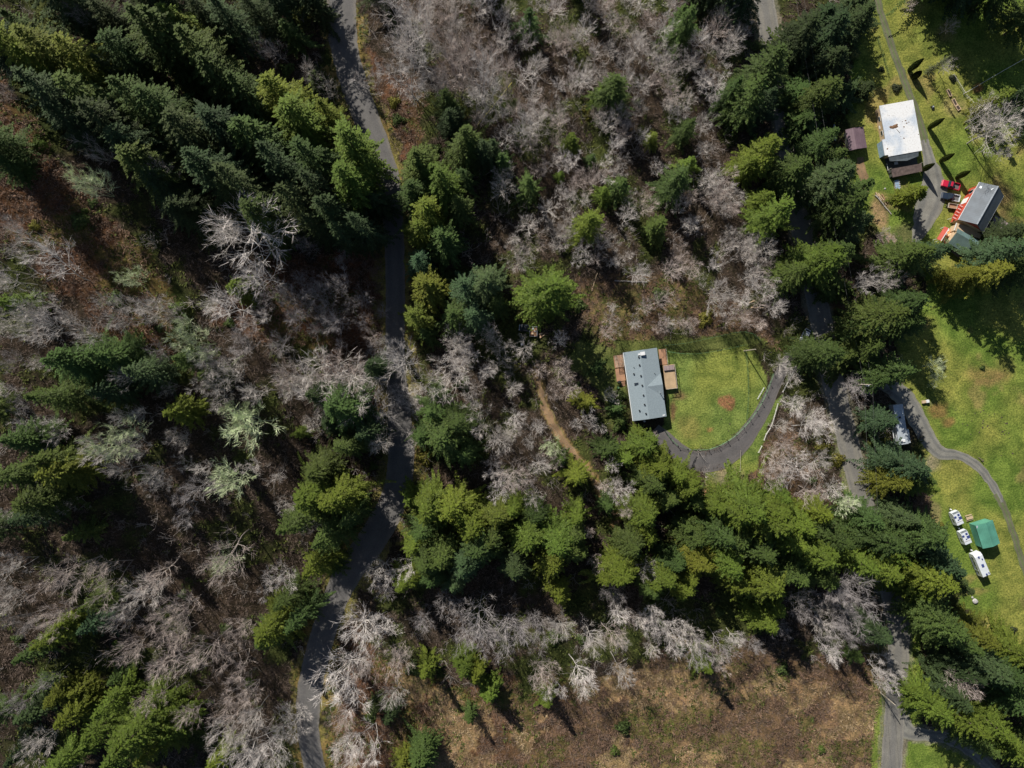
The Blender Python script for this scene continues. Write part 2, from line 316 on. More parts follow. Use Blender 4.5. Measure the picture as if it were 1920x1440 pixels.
M = dict(
    ground=ground_mat(), conifer=foliage_mat('conifer_needles', 0.25), trunk=simple('bark', (.11, .085, .065), .9, bump=.4),
    bare=foliage_mat('bare_branches', 0.0, 0.8), palebark=simple('pale_bark', (.34, .32, .29), .85, var=.3, scale=3),
    under=tint_mat('undergrowth'),
    asphalt=road_mat('weathered_asphalt', (.108, .104, .102), (.9, .9, .92), (1.25, 1.2, 1.1)),
    asphalt2=road_mat('road_asphalt', (.15, .145, .135), (1.18, 1.16, 1.1), (1.3, 1.27, 1.2)),
    newtar=road_mat('driveway_asphalt', (.095, .09, .092), (1.12, 1.1, 1.08), (1.25, 1.2, 1.1)),
    gravel=road_mat('gravel', (.19, .185, .165), (.72, .74, .78), (1.0, 1.0, .9), .2),
    track=road_mat('wheel_track', (.10, .125, .05), (1.15, .85, 1.4), (1, 1, 1), .2), dirt=road_mat('dirt', (.22, .145, .08), (1.1, 1.05, 1), (.8, 1, .6), .25),
    shingle=simple('blue_grey_shingle', (.22, .27, .30), .85, var=.16, scale=5, bump=.3, bscale=8), cream=simple('cream_siding', (.62, .56, .47), .6, var=.08),
    white=simple('white_paint', (.68, .69, .70), .5, var=.05), tan=simple('tan_wall', (.5, .37, .24), .7, var=.12),
    deck=ribbed('tan_deck_boards', (.42, .30, .18), .28, 'X', .8, dark=.72), deckred=ribbed('redwood_deck_boards', (.36, .20, .12), .28, 'X', .8, dark=.65),
    greydeck=ribbed('weathered_boards', (.25, .19, .19), .9, 'X', .8, dark=.6), rail=simple('weathered_rail', (.40, .35, .28), .8),
    purple=ribbed('purple_brown_metal', (.15, .10, .12), .6, 'X', .6, dark=.8), brownroof=simple('brown_roofing', (.13, .095, .085), .9, var=.35),
    darkgrey=simple('dark_shingle', (.10, .12, .135), .8, var=.2), barnroof=ribbed('slate_metal_roof', (.085, .105, .13), .5, 'Y', .62, 0, dark=.85),
    tealroof=ribbed('teal_metal_roof', (.16, .25, .25), .5, 'X', .42, .3, dark=.85), red=simple('red_barn_paint', (.42, .062, .035), .6, var=.2),
    orange=simple('orange_plywood', (.6, .27, .1), .7, var=.3), greenroof=ribbed('green_metal_roof', (.085, .27, .20), .4, 'X', .55, 0.0, dark=.86, var=.22, scale=.35),
    darkwall=simple('dark_wall', (.07, .075, .07), .8), silver=simple('silver_roof', (.42, .46, .50), .45, .2, var=.15),
    glass=simple('window_glass', (.02, .03, .045), .08, var=.1), tyre=simple('tyre', (.02, .02, .02), .8, var=.1), rim=simple('rim', (.5, .5, .5), .35, .8, var=.05),
    chrome=simple('chrome', (.75, .75, .75), .2, .9, var=.03), redpaint=simple('red_car_paint', (.45, .015, .045), .25, var=.05), navy=simple('navy_car_paint', (.02, .03, .05), .25, var=.1),
    whitepaint=simple('white_car_paint', (.58, .62, .66), .4, var=.08, scale=1.2), black=simple('black_metal', (.02, .022, .025), .5), bedliner=simple('bed_liner', (.1, .1, .1), .8),
    blueglass=simple('blue_tinted_panel', (.04, .06, .2), .15, var=.1), fence=simple('green_wire', (.10, .22, .10), .6), post=simple('grey_post', (.36, .33, .28), .8),
    whiterail=simple('white_rail', (.66, .64, .6), .6, var=.1), wire=simple('cable', (.2, .2, .2), .5), soil=simple('soil', (.05, .035, .03), .95, var=.3), rock=simple('rock', (.4, .39, .38), .9, var=.3, bump=.6),
    rust=simple('rust_stain', (.2, .11, .06), .9, var=.4), bluetarp=simple('blue_tarp', (.25, .36, .5), .5, var=.2), litterm=simple('leaf_heap', (.16, .09, .05), .95, var=.5, scale=4),
)
# ------------------------------------------------------------------ ground sheet
def ground():
    ox = np.array([-6000, -2500, -1000, -500, -300, -220, -180, -162]); oy = np.array([-6000, -2500, -1000, -500, -300, -200, -150, -128])
    xs = np.concatenate([ox, gx, -ox[::-1]]); ys = np.concatenate([oy, gy, -oy[::-1]])
    X, Y = np.meshgrid(xs, ys, indexing='ij'); Z = hill(X, Y)
    Z[8:8+len(gx), 8:8+len(gy)] += BUMP
    m = masks(X, Y)
    n1 = fbm(X, Y, 7, 31)[..., None]; n2 = fbm(X, Y, 2.2, 32)[..., None]; n3 = fbm(X, Y, 16, 33)[..., None]
    a = lambda *c: np.array(c)
    mossy = np.clip((n1-.5)*5, 0, 1)
    col = a(.045, .034, .026)*(1-mossy)+a(.045, .055, .018)*mossy
    def put(mk, c, k=1.0):
        nonlocal col
        q = mk.astype(float)[..., None]*k; col = col*(1-q)+c*q
    rb = np.clip((X+20)/40, 0, 1)[..., None]; br = (a(.105, .053, .032)*(1-rb)+a(.12, .080, .050)*rb)*(.5+1.0*n2); put(m['bracken'], br*(1-mossy*.5)+a(.13, .13, .04)*mossy*.5)
    st = a(.26, .19, .105)*(.7+.6*n2); k3 = np.clip((n3-.45)*6, 0, 1); put(m['straw'], st*(1-k3*.6)+a(.2, .125, .08)*k3*.6)
    put(m['fverge'], a(.17, .15, .055)*(.6+.8*n2)*(1-mossy*.4)+a(.22, .12, .06)*mossy*.4)
    yel = np.clip((n3-.4)*4, 0, 1); mg = a(.125, .185, .038)*(1-yel)+a(.20, .215, .055)*yel
    brn = np.clip((n1-.66)*6, 0, .5); mg = mg*(1-brn)+a(.25, .18, .09)*brn
    put(m['meadow'], mg)
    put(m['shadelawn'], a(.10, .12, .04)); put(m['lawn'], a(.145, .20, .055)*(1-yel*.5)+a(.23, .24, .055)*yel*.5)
    put(m['verge'], a(.15, .20, .045)*(.8+.4*n2)); put(m['trail'], a(.20, .14, .07)*(.7+.6*n2))
    put(m['should'] & ~m['lawn'], a(.2, .19, .155)*(.7+.6*n2), .65)
    U, V = to_px(X, Y, hill(X, Y)); j1 = (fbm(X, Y, 3, 41)-.5)*16; j2 = (fbm(X, Y, 3, 42)-.5)*16
    def spot(cu, cv, ru, rv, c, k=.85, soft=.5):
        q = np.clip((1-np.hypot((U+j1-cu)/ru, (V+j2-cv)/rv))/soft, 0, 1)*k; put(q, a(*c))
    spot(1360, 753, 16, 17, (.24, .12, .07), .95, .2); spot(1330, 805, 8, 6, (.28, .15, .07), .7)
    spot(1290, 800, 30, 30, (.27, .22, .08), .5); spot(1850, 705, 50, 22, (.26, .17, .08), .6); spot(1760, 770, 24, 18, (.22, .12, .06), .7)
    spot(1780, 790, 16, 12, (.22, .12, .06), .7); spot(1820, 1110, 40, 10, (.3, .2, .1), .4); spot(1848, 1190, 25, 40, (.28, .24, .1), .5)
    spot(1368, 898, 44, 22, (.27, .23, .16), .9); spot(1400, 905, 40, 14, (.26, .18, .11), .6); spot(1328, 926, 14, 20, (.34, .19, .12), .9)
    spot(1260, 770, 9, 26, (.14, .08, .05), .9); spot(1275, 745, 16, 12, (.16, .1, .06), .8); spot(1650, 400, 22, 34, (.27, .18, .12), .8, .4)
    spot(1665, 445, 16, 14, (.33, .24, .17), .9); spot(1672, 455, 12, 12, (.3, .2, .15), .9); spot(1790, 200, 30, 25, (.27, .2, .13), .4)
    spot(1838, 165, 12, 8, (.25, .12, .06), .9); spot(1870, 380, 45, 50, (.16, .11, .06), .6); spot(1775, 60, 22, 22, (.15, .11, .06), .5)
    spot(1740, 1075, 8, 20, (.33, .26, .15), .6); spot(1752, 965, 14, 36, (.24, .19, .11), .7); spot(1750, 870, 22, 20, (.2, .18, .15), .8)
    spot(1800, 870, 60, 30, (.25, .23, .07), .35); spot(1885, 690, 25, 30, (.25, .17, .08), .35); spot(1810, 425, 22, 22, (.24, .19, .08), .5)
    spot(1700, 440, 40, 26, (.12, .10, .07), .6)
    i, j = np.meshgrid(np.arange(len(xs)-1), np.arange(len(ys)-1), indexing='ij'); ny = len(ys)
    f = np.stack([i*ny+j, (i+1)*ny+j, (i+1)*ny+j+1, i*ny+j+1], -1).reshape(-1, 4)
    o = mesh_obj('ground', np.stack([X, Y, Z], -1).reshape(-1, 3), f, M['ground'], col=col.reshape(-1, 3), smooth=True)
    tag(o, 'woodland floor, lawns and meadow seen from above', kind='structure')
ground()
# ------------------------------------------------------------------ roads and paths
def strip(name, pts, mat, lift, jitter=0.0, label=None, ncol=8, step=0.8):
    W = []
    for u, v, wd in pts: p = G(u, v, 0); W.append((p.x, p.y, wd*MPP/2))
    P = catmull(W, step); T = np.gradient(P[:, :2], axis=0); T /= np.linalg.norm(T, axis=1)[:, None]+1e-9
    Nn = np.stack([-T[:, 1], T[:, 0]], 1); vs_, ac = [], []
    for i in range(len(P)):
        jl = (mnoise.noise((i*.35, 3.1, lift*50))+.6*mnoise.noise((i*1.1, 9.1, lift*50)))*jitter; jr = (mnoise.noise((i*.35, 7.7, lift*50))+.6*mnoise.noise((i*1.1, 5.1, lift*50)))*jitter
        hw = P[i, 2]
        for k in range(ncol+1):
            t = -1+2*k/ncol; off = t*hw+(jl if t < 0 else jr)*abs(t)
            x, y = P[i, :2]+Nn[i]*off; vs_.append((x, y, 0)); ac.append(t)
    V3 = np.array(vs_); V3[:, 2] = hz(V3[:, 0], V3[:, 1])+lift+0.03*(1-np.abs(np.array(ac)))
    n = ncol+1; f = np.array([(i*n+k, (i+1)*n+k, (i+1)*n+k+1, i*n+k+1) for i in range(len(P)-1) for k in range(ncol)])
    o = mesh_obj(name, V3, f, mat, attr={'across': ac}, smooth=True); tag(o, label, kind='structure'); 
    if o.data.polygons[0].normal.z < 0: o.data.flip_normals()
    return o
strip('dirt_trail', TRAIL, M['dirt'], .035, .8, 'orange dirt trail running down through the trees')
strip('farm_track', DIRT_TRACK, M['dirt'], .03, .5, 'brown dirt track beside the small purple brown shed')
strip('gravel_track', NORTH_TRACK, M['track'], .045, .3, 'grassy double wheel track running up past the white house')
strip('gravel_track', MEADOW_TRACK, M['track'], .036, .3, 'double wheel track continuing the curved meadow drive')
strip('gravel_drive', NORTH_DRIVE, M['gravel'], .045, .45, 'grey gravel drive between the white house and the barn')
strip('gravel_drive', MEADOW_DRIVE, M['gravel'], .04, .35, 'curved gravel drive crossing the meadow past the mobile home')
strip('gravel_drive', SOUTH_DRIVE, M['gravel'], .04, .4, 'gravel side drive leaving the valley road at the lower right')
strip('driveway', HOUSE_DRIVE, M['newtar'], .05, .1, 'dark asphalt driveway curving round the fenced lawn')
strip('forest_road', FOREST_ROAD, M['asphalt'], .06, .28, 'winding grey road through the woods at left')
strip('valley_road', VALLEY_ROAD, M['asphalt2'], .065, .24, 'straighter paved road running down the right side')

# ------------------------------------------------------------------ tree meshes
def tris_obj_data(name, V, F, col, mat):
    me = bpy.data.meshes.new(name); V = np.asarray(V, np.float32); F = np.asarray(F, np.int32)
    me.vertices.add(len(V)); me.vertices.foreach_set('co', V.ravel()); k = F.shape[1]
    me.loops.add(len(F)*k); me.loops.foreach_set('vertex_index', F.ravel()); me.polygons.add(len(F)); me.polygons.foreach_set('loop_start', np.arange(0, len(F)*k, k, dtype=np.int32)); me.update(calc_edges=True)
    ca = me.color_attributes.new('tint', 'FLOAT_COLOR', 'POINT'); c4 = np.ones((len(V), 4), np.float32); c4[:, :3] = col; ca.data.foreach_set('color', c4.ravel())
    me.materials.append(mat); return me
def conifer_mesh(seed, H=26.0, Rr=6.6, dens=1.0, droop=0.35, power=0.8, leaf=0.42, tops=1, low=0.10):
    rg = np.random.default_rng(seed); quads = []; cols = []
    up = np.array([0, 0, 1.])
    for tp in range(tops):
        oxy = np.array([0., 0.]) if tp == 0 else rg.uniform(-1, 1, 2)*Rr*0.45
        Ht = H*(1 if tp == 0 else rg.uniform(.72, .93)); z = H*low; ga = rg.uniform(0, 6.28)
        lob = rg.uniform(0, 6.28, 3)
        while z < Ht*0.985:
            t = z/Ht; ga += 2.4+rg.uniform(-.35, .35)
            lobes = 1+.16*math.sin(2*ga+lob[0])+.12*math.sin(3*ga+lob[1]+z*.3)
            L = max(.35, Rr*((1-t)**power)*lobes*rg.uniform(.55, 1.25))*(1 if tp == 0 else .7)
            if rg.random() < .08: L *= 1.3
            d = np.array([math.cos(ga), math.sin(ga), 0]); side = np.array([-d[1], d[0], 0])
            rise = rg.uniform(.05, .35)+.75*t**2; shade = rg.uniform(.78, 1.2)
            ns = max(2, int(L/(.40/dens)))
            base = np.array([oxy[0]*min(1, t*1.5), oxy[1]*min(1, t*1.5), z])
            for i in range(ns):
                s = (i+.6)/ns
                if s < .14: continue
                p = base+d*L*s+up*(L*(rise*s-droop*s*s*1.5+.12*s**3))+side*L*.05*math.sin(s*5+ga)
                wlen = (.05+.50*(1-s)**.75)*min(L, 5.5)*.62*rg.uniform(.75, 1.2); wlen = max(wlen, .32)
                for sg in (-1, 1):
                    dr = d*rg.uniform(.75, 1.2)+side*sg*rg.uniform(.6, .85); dr /= np.linalg.norm(dr)
                    nseg = 1 if wlen < .6 else (2 if wlen < 1.4 else 3)
                    for q in range(nseg):
                        a0 = wlen*q/nseg; a1 = wlen*(q+1.15)/nseg
                        sag = -.16*a0-.05*a0*a0
                        c0 = p+dr*a0+up*sag; c1 = p+dr*a1+up*(-.16*a1-.06*a1*a1+rg.uniform(-.10, .10))
                        mid = (c0+c1)/2; wv = np.cross(dr, up); wd = leaf*rg.uniform(.35, .62)*(1-.25*q)
                        tilt = rg.uniform(-.55, .55); wvv = (wv*math.cos(tilt)+up*math.sin(tilt))*wd
                        quads.append((c0, mid+wvv-up*.04, c1, mid-wvv-up*.04))
                        b = shade*rg.uniform(.7, 1.3); yl = rg.uniform(0, 1)*.25*s
                        cols.append((b*(1+yl), b*(1+yl*.35), b*(1-yl*.5)))
            # tip tuft
            tip = base+d*L+up*(L*(rise-droop*1.5+.12)); wd = leaf*.5
            quads.append((tip-d*.4, tip+side*wd, tip+d*leaf*1.2, tip-side*wd)); cols.append((1.25*shade, 1.25*shade, 1.05*shade))
            z += rg.uniform(.06, .135)/dens*(1.0 if t < .85 else .8)*(26/26)
        # leader
        for q in range(10):
            a = rg.uniform(0, 6.28); zz = Ht*(.955+.05*q/10); r_ = .5*(1-q/10)+.08
            tb = np.array([oxy[0], oxy[1], zz]); o_ = np.array([math.cos(a), math.sin(a), .4])*r_
            quads.append((tb, tb+o_*.5+up*.2, tb+o_+up*.25, tb+o_*.5-up*.1)); cols.append((1.3, 1.3, 1.1))
    Q = np.array(quads); n = len(Q); V = Q.reshape(-1, 3); F = np.arange(n*4).reshape(n, 4)
    return tris_obj_data('conifer_crown', V, F, np.repeat(np.array(cols), 4, axis=0), M['conifer'])
def tube_mesh(segs, name, mat, sides=5):
    """segs: (p0,p1,r0,r1,(col))"""
    n = len(segs); P0 = np.array([s[0] for s in segs]); P1 = np.array([s[1] for s in segs]); R0 = np.array([s[2] for s in segs]); R1 = np.array([s[3] for s in segs])
    Cc = np.array([s[4] for s in segs]); D = P1-P0; D /= np.linalg.norm(D, axis=1)[:, None]+1e-9
    ref = np.where(np.abs(D[:, 2:3]) > .9, np.array([[1., 0, 0]]), np.array([[0, 0, 1.]])); A = np.cross(D, ref); A /= np.linalg.norm(A, axis=1)[:, None]+1e-9; B = np.cross(D, A)
    V = np.zeros((n, 2*sides, 3)); F = []
    for k in range(sides):
        a = 2*math.pi*k/sides; o = A*math.cos(a)+B*math.sin(a); V[:, k] = P0+o*R0[:, None]; V[:, sides+k] = P1+o*R1[:, None]
        F.append([k, (k+1) % sides, sides+(k+1) % sides, sides+k])
    F = (np.arange(n)[:, None, None]*2*sides+np.array(F)[None]).reshape(-1, 4)
    return V.reshape(-1, 3), F, np.repeat(Cc, 2*sides, axis=0)
def rot_about(v, ax, an):
    ax = ax/ (np.linalg.norm(ax)+1e-9); return v*math.cos(an)+np.cross(ax, v)*math.sin(an)+ax*np.dot(ax, v)*(1-math.cos(an))
def bare_mesh(seed, H=15.0, Rr=5.5, stems=1, fine=1.0, lichen=0.0, spread=0.9, start=.3, twigw=.016):
    rg = np.random.default_rng(seed); segs = []; twigs = []; tc = []
    limb = np.array([.95, .93, .90]); tw = np.array([.90, .86, .84])
    li = np.array([1.0, 1.08, .85])
    def grow(p, d, L, r, lev, n, maxlev):
        d = d/np.linalg.norm(d); pts = [p]; dirs = [d]
        sl = L/n
        for i in range(n):
            d = d+rg.normal(0, .085, 3)+np.array([0, 0, .07*(1 if lev > 0 else 1.4)]); d /= np.linalg.norm(d)
            q = p+d*sl; r0 = r*(1-.75*i/n); r1 = r*(1-.75*(i+1)/n)
            c = limb*rg.uniform(.8, 1.1) if lev < 2 else (limb*.55+tw*.45)*rg.uniform(.75, 1.1)
            if lichen and rg.random() < lichen: c = li*rg.uniform(.9, 1.2)
            segs.append((p, q, r0, r1, c, lev)); p = q; pts.append(p); dirs.append(d)
        return pts, dirs
    def branch(pts, dirs, L, r, lev):
        n = len(pts)-1
        if lev == 3:
            k = max(2, int(3.0*fine))
            for _ in range(k):
                i = rg.integers(0, n+1); p = pts[i]; d = dirs[i]+rg.normal(0, .34, 3); d /= np.linalg.norm(d)
                l = rg.uniform(.6, 1.5); e = p+d*l+np.array([0, 0, l*.12]); w_ = np.cross(d, rg.normal(0, 1, 3)); w_ /= np.linalg.norm(w_)+1e-9
                twigs.append((p-w_*twigw, p+w_*twigw, e)); c = tw*rg.uniform(.7, 1.15)
                if lichen and rg.random() < lichen: c = li*rg.uniform(.85, 1.15)
                tc.append(c)
            return
        k = {1: 6, 2: 4}[lev]
        for j in range(k):
            s = rg.uniform(.25, 1.0); i = min(n, max(1, int(s*n+.5))); p = pts[i]; d = dirs[i]
            ax = np.cross(d, rg.normal(0, 1, 3)); nd = rot_about(d, ax, rg.uniform(.28, .72)); nd[2] *= .9
            l = L*rg.uniform(.35, .62)*(1.1-.4*s); rr = max(.014, r*.48*(1-.5*s))
            a, b = grow(p, nd, l, rr, lev+1, 3, 3); branch(a, b, l, rr, lev+1)
    for st in range(stems):
        d0 = np.array([rg.normal(0, .06), rg.normal(0, .06), 1.]) if stems == 1 else np.array([math.cos(st*6.28/stems+rg.uniform(-.4, .4))*spread*.45, math.sin(st*6.28/stems+rg.uniform(-.4, .4))*spread*.45, 1.])
        Ht = H*(rg.uniform(.8, .95) if stems > 1 else .93); tr = .0095*H*(1 if stems == 1 else .75)
        pts, dirs = grow(np.zeros(3), d0, Ht, tr, 0, 9, 3)
        nl = int((15 if stems == 1 else 8)*1.0); ang = rg.uniform(0, 6.28)
        for j in range(nl):
            s = start+(1-start)*(j+.5)/nl; i = min(9, int(s*9)); f = s*9-i; p = pts[i]*(1-f)+pts[min(9, i+1)]*f
            ang += 2.4+rg.uniform(-.4, .4); out = np.array([math.cos(ang), math.sin(ang), rg.uniform(.5, 1.25)+.6*s])
            L = Rr*rg.uniform(.85, 1.45)*(1-.45*(s-start)/(1-start))*(1 if stems == 1 else .8)
            a, b = grow(p, out, L, tr*.45*(1.1-.6*s), 1, 4, 3); branch(a, b, L, tr*.45, 1)
    V0, F0, C0 = tube_mesh([s for s in segs if s[5] == 0], '', None, 6); tme = tris_obj_data('bare_trunk', V0, F0, C0, M['bare'])
    thick = [s for s in segs if s[5] == 1]; thin = [s for s in segs if s[5] > 1]
    V1, F1, C1 = tube_mesh(thick, '', None, 5); V2, F2, C2 = tube_mesh(thin, '', None, 3)
    T = np.array(twigs).reshape(-1, 3); nT = len(twigs)
    # twigs as triangles -> degenerate-free quads by repeating is avoided: split to slim kites
    tv = np.array(twigs); mid = (tv[:, 0]+tv[:, 1])/2*.35+tv[:, 2]*.65; w2 = (tv[:, 1]-tv[:, 0])*.35
    TV = np.stack([tv[:, 0], tv[:, 1], mid+w2, mid-w2], 1); tip = np.stack([mid-w2, mid+w2, tv[:, 2]+w2*.3, tv[:, 2]-w2*.3], 1)
    TV = np.concatenate([TV, tip]).reshape(-1, 3); FT = np.arange(len(TV)).reshape(-1, 4); CT = np.repeat(np.array(tc+tc), 4, axis=0)
    V = np.concatenate([V1, V2, TV]); F = np.concatenate([F1, F2+len(V1), FT+len(V1)+len(V2)]); Cc = np.concatenate([C1, C2, CT])
    return tris_obj_data('bare_crown', V, F, Cc, M['bare']), tme
def trunk_mesh(name, H, r, mat, n=7):
    b = MB(); k = 6
    for i in range(k): b.tube((0, 0, H*i/k-(.6 if i == 0 else 0)), (0, 0, H*(i+1)/k), r*(1-.93*i/k)+.01, r*(1-.93*(i+1)/k)+.01, n)
    me = bpy.data.meshes.new(name); me.from_pydata(b.v, [], b.f); me.materials.append(mat); return me
CON = [conifer_mesh(100+i, 26, 6.4, 1.0, droop=[.30, .42, .24, .36, .5, .28][i], power=[.85, .7, .95, .75, .6, .8][i], leaf=[.36, .40, .34, .38, .42, .36][i], tops=[1, 1, 1, 2, 1, 3][i]) for i in range(6)]
CONS = [conifer_mesh(140+i, 12, 3.4, 1.15, droop=.3, power=[.8, .65, .95][i], leaf=.36, tops=[1, 2, 1][i], low=.05) for i in range(3)]
CTR = trunk_mesh('conifer_trunk', 25.5, .38, M['trunk'])
BARE = [bare_mesh(200, 16, 5.6), bare_mesh(201, 16, 5.2, fine=1.1, start=.4), bare_mesh(202, 15, 6, stems=3), bare_mesh(203, 15, 6.4, stems=4, spread=1.2), bare_mesh(204, 17, 4.6, fine=1.2, start=.35), bare_mesh(205, 14, 5.6, stems=2)]
LICH = [bare_mesh(220, 14, 5.4, lichen=.75, fine=1.6, twigw=.03), bare_mesh(221, 14, 5.6, stems=3, lichen=.6, fine=1.5, twigw=.03)]

# ------------------------------------------------------------------ labels that single trees out
LM = [('the top bend of the forest road', 690, 200), ('the sunlit top of the forest road', 645, 60), ('the dark straight of the forest road', 738, 520), ('the big silvery bare maple', 490, 470),
      ('the middle of the forest road', 745, 740), ('the pale lichen tree in the left woods', 445, 900), ('the lower bend of the forest road', 715, 950), ('the narrow foot of the forest road', 585, 1300),
      ('the lowest tip of the forest road', 600, 1430), ('the top left corner', 20, 20), ('the rusty bracken clearing', 110, 350), ('the whitish tree at the left edge', 110, 510), ('the left edge of the photo', 20, 800),
      ('the bottom left corner', 20, 1430), ('the dark hollow in the left woods', 250, 930), ('the truck parked under the fir', 985, 622), ('the start of the dirt trail', 1012, 700),
      ('the middle of the dirt trail', 1050, 820), ('the end of the dirt trail', 1150, 960), ('the grey roofed house', 1208, 720), ('the wooden deck of the grey house', 1256, 706), ('the brown bare patch in the lawn', 1357, 755),
      ('the bend of the asphalt driveway', 1335, 866), ('the white car by the valley road', 1515, 628), ('the sunlit gap of the valley road', 1500, 420), ('the shaded stretch of the valley road', 1580, 780),
      ('the white roofed house', 1690, 240), ('the small purple brown shed', 1606, 260), ('the slate roofed barn', 1835, 385), ('the red car', 1783, 348), ('the silver mobile home', 1692, 795), ('the bend of the meadow drive', 1800, 858),
      ('the green roofed shelter', 1846, 1003), ('the long white trailer', 1840, 1060), ('the gravel turn-off', 1740, 1380), ('the bottom of the valley road', 1672, 1430), ('the straw coloured clearing', 1300, 1370), ('the brown scrub below the shaded trees', 980, 1340),
      ('the top centre edge', 1000, 10), ('the top of the valley road', 1435, 30), ('the thin bare wood at top', 1120, 120), ('the grey wood above the house', 1180, 480), ('the top right corner', 1900, 20), ('the middle of the thin wood', 1060, 300), ('the tall olive firs at top left', 320, 90),
      ('the shaded foot of the green belt', 1250, 1170), ('the heart of the bright green belt', 1400, 1010), ('the bare wood at lower left', 330, 1200), ('the firs along the lower road', 830, 980), ('the right edge of the photo', 1900, 700)]
DIRS = ['right of', 'above right of', 'above', 'above left of', 'left of', 'below left of', 'below', 'below right of']
ORD = ['nearest', 'second', 'third', 'fourth', 'fifth', 'sixth', 'seventh', 'eighth', 'ninth', 'tenth', 'eleventh', 'twelfth']
LBL = []
def want_label(o, adj, kind, u, v):
    best = min(LM, key=lambda l: math.hypot(l[1]-u, l[2]-v)); d = math.hypot(best[1]-u, best[2]-v)
    a = math.atan2(best[2]-v, u-best[1]); s = DIRS[int(round(a/(math.pi/4))) % 8]
    LBL.append((o, adj, kind, best[0], s, d))
def write_labels():
    from collections import defaultdict
    g = defaultdict(list)
    for t in LBL: g[(t[1], t[2], t[3], t[4])].append(t)
    for (adj, kind, lm, s), ts in g.items():
        ts.sort(key=lambda t: t[5])
        for i, t in enumerate(ts):
            if len(ts) == 1: lab = f'{adj} {kind} {s} {lm}'
            else: lab = f'{ORD[min(i, 11)]} {adj} {kind} {s} {lm}'
            t[0]['label'] = lab
# ------------------------------------------------------------------ trees placed by crown position
ROADS_PX = [(FOREST_ROAD, 3), (VALLEY_ROAD, 3), (HOUSE_DRIVE, 0), (SOUTH_DRIVE, 0)]
def on_road(x, y):
    u, v = to_px(x, y, float(hill(x, y)))
    for rd, pad in ROADS_PX:
        if distline([u], [v], [p[:2] for p in rd])[0] < np.interp(v, [p[1] for p in rd], [p[2] for p in rd])/2+pad: return True
    return any(inpoly([u], [v], p)[0] for p in HOUSE_PADS[:2]) or inpoly([u], [v], LAWN)[0]
PLACED = []
def tree_base(u, v, H):
    """foot of a tree whose crown middle (0.55 H up) is seen at (u, v)"""
    h = H
    for k in range(8):
        p = G(u, v, h*.55); x, y = p.x, p.y
        if not on_road(x, y): return x, y, h
        h *= .86
    for k in range(24):                     # step off the road
        for a in range(12):
            xx = x+math.cos(a*.52)*k*.6; yy = y+math.sin(a*.52)*k*.6
            if not on_road(xx, yy): return xx, yy, h
    return x, y, h
CONCOL = dict(d=(.040, .064, .025), g=(.060, .095, .025), b=(.100, .142, .022), y=(.116, .142, .024), c=(.052, .090, .042))
CONADJ = dict(d='dark green', g='mid green', b='bright green', y='yellow green', c='bluish green')
def put_tree(name, crown_me, trunk_me, x, y, sx, sz, col, rz, tcol=None, lean=0.0, group=None):
    z = float(hz(x, y)); t = thing(name, None, 'tree', (x, y, z), rz, group)
    c = bpy.data.objects.new('crown', crown_me); C.objects.link(c); c.parent = t; c.color = (*col, 1); c.scale = (sx, sx, sz)
    k = bpy.data.objects.new('trunk', trunk_me); C.objects.link(k); k.parent = t; k.color = (*(tcol or col), 1); k.scale = (sx, sx, sz)
    if lean: t.rotation_euler = (random.uniform(-lean, lean), random.uniform(-lean, lean), rz)
    return t
def conifer(u, v, r, c, H=None):
    Hm = H or max(5.5, min(35, r*MPP*3.7))
    if not H and u < 720 and v < 440 and r >= 34: Hm = min(31, r*MPP*3.9)
    x, y, Hm = tree_base(u, v, Hm)
    rm = r*MPP*(CAMH-Hm*.45-float(hill(x, y)))/CAMH*1.13
    if u < 720 and v < 440: rm *= 1.16
    big = Hm > 15; k = random.randrange(len(CON) if big else len(CONS)); me = (CON if big else CONS)[k]
    bh, br = (26, 6.4) if big else (12, 3.4)
    b = random.uniform(.82, 1.2); cc = CONCOL[c]; hu = random.uniform(.88, 1.14)
    col = (cc[0]*b*hu, cc[1]*b, cc[2]*b/hu)
    ct = (.13, .105, .08)
    t = put_tree('conifer_tree', me, CTR, x, y, rm/br, Hm/bh, col, random.uniform(0, 6.28), ct, .03, 'conifers standing in the woods')
    for ch in t.children:
        if ch.name.startswith('trunk'): ch.scale = (Hm/26*.9,)*2+(Hm/26,)
    size = 'tall' if r >= 45 else ('medium' if r >= 28 else 'small')
    want_label(t, f'{size} {CONADJ[c]}', 'conifer', u, v); PLACED.append((u, v, r, 'c')); return t
BARECOL = dict(w=(.78, .75, .73), g=(.66, .63, .60), p=(.60, .53, .495), k=(.44, .42, .425), l=(.56, .60, .45))  # k: darker bark, shade put into the tone for trees in shadow
BAREADJ = dict(w='whitish', g='grey', p='pinkish brown', k='dusky', l='pale lichen covered')
def bare(u, v, r, c='g', H=None, variant=None):
    Hm = H or max(4, min(24, r*MPP*2.8+2)); x, y, Hm = tree_base(u, v, Hm)
    rm = r*MPP*(CAMH-Hm*.5-float(hill(x, y)))/CAMH*.96
    if c == 'l': k = random.randrange(2); ms = LICH[k]
    else: k = variant if variant is not None else random.randrange(6); ms = BARE[k]
    b = random.uniform(.8, 1.15); cc = BARECOL[c]; col = tuple(q*b for q in cc)
    t = put_tree('lichen_tree' if c == 'l' else ('bare_maple' if k in (2, 3, 5) else 'bare_tree'), ms[0], ms[1], x, y, rm/5.6, Hm/15.5, col, random.uniform(0, 6.28), tuple(q*.62 for q in col), .08, 'leafless trees in the woods')
    size = 'big' if r >= 48 else ('medium' if r >= 30 else 'small')
    want_label(t, f'{size} {BAREADJ[c]}', 'leafless tree', u, v); PLACED.append((u, v, r, 'b')); return t
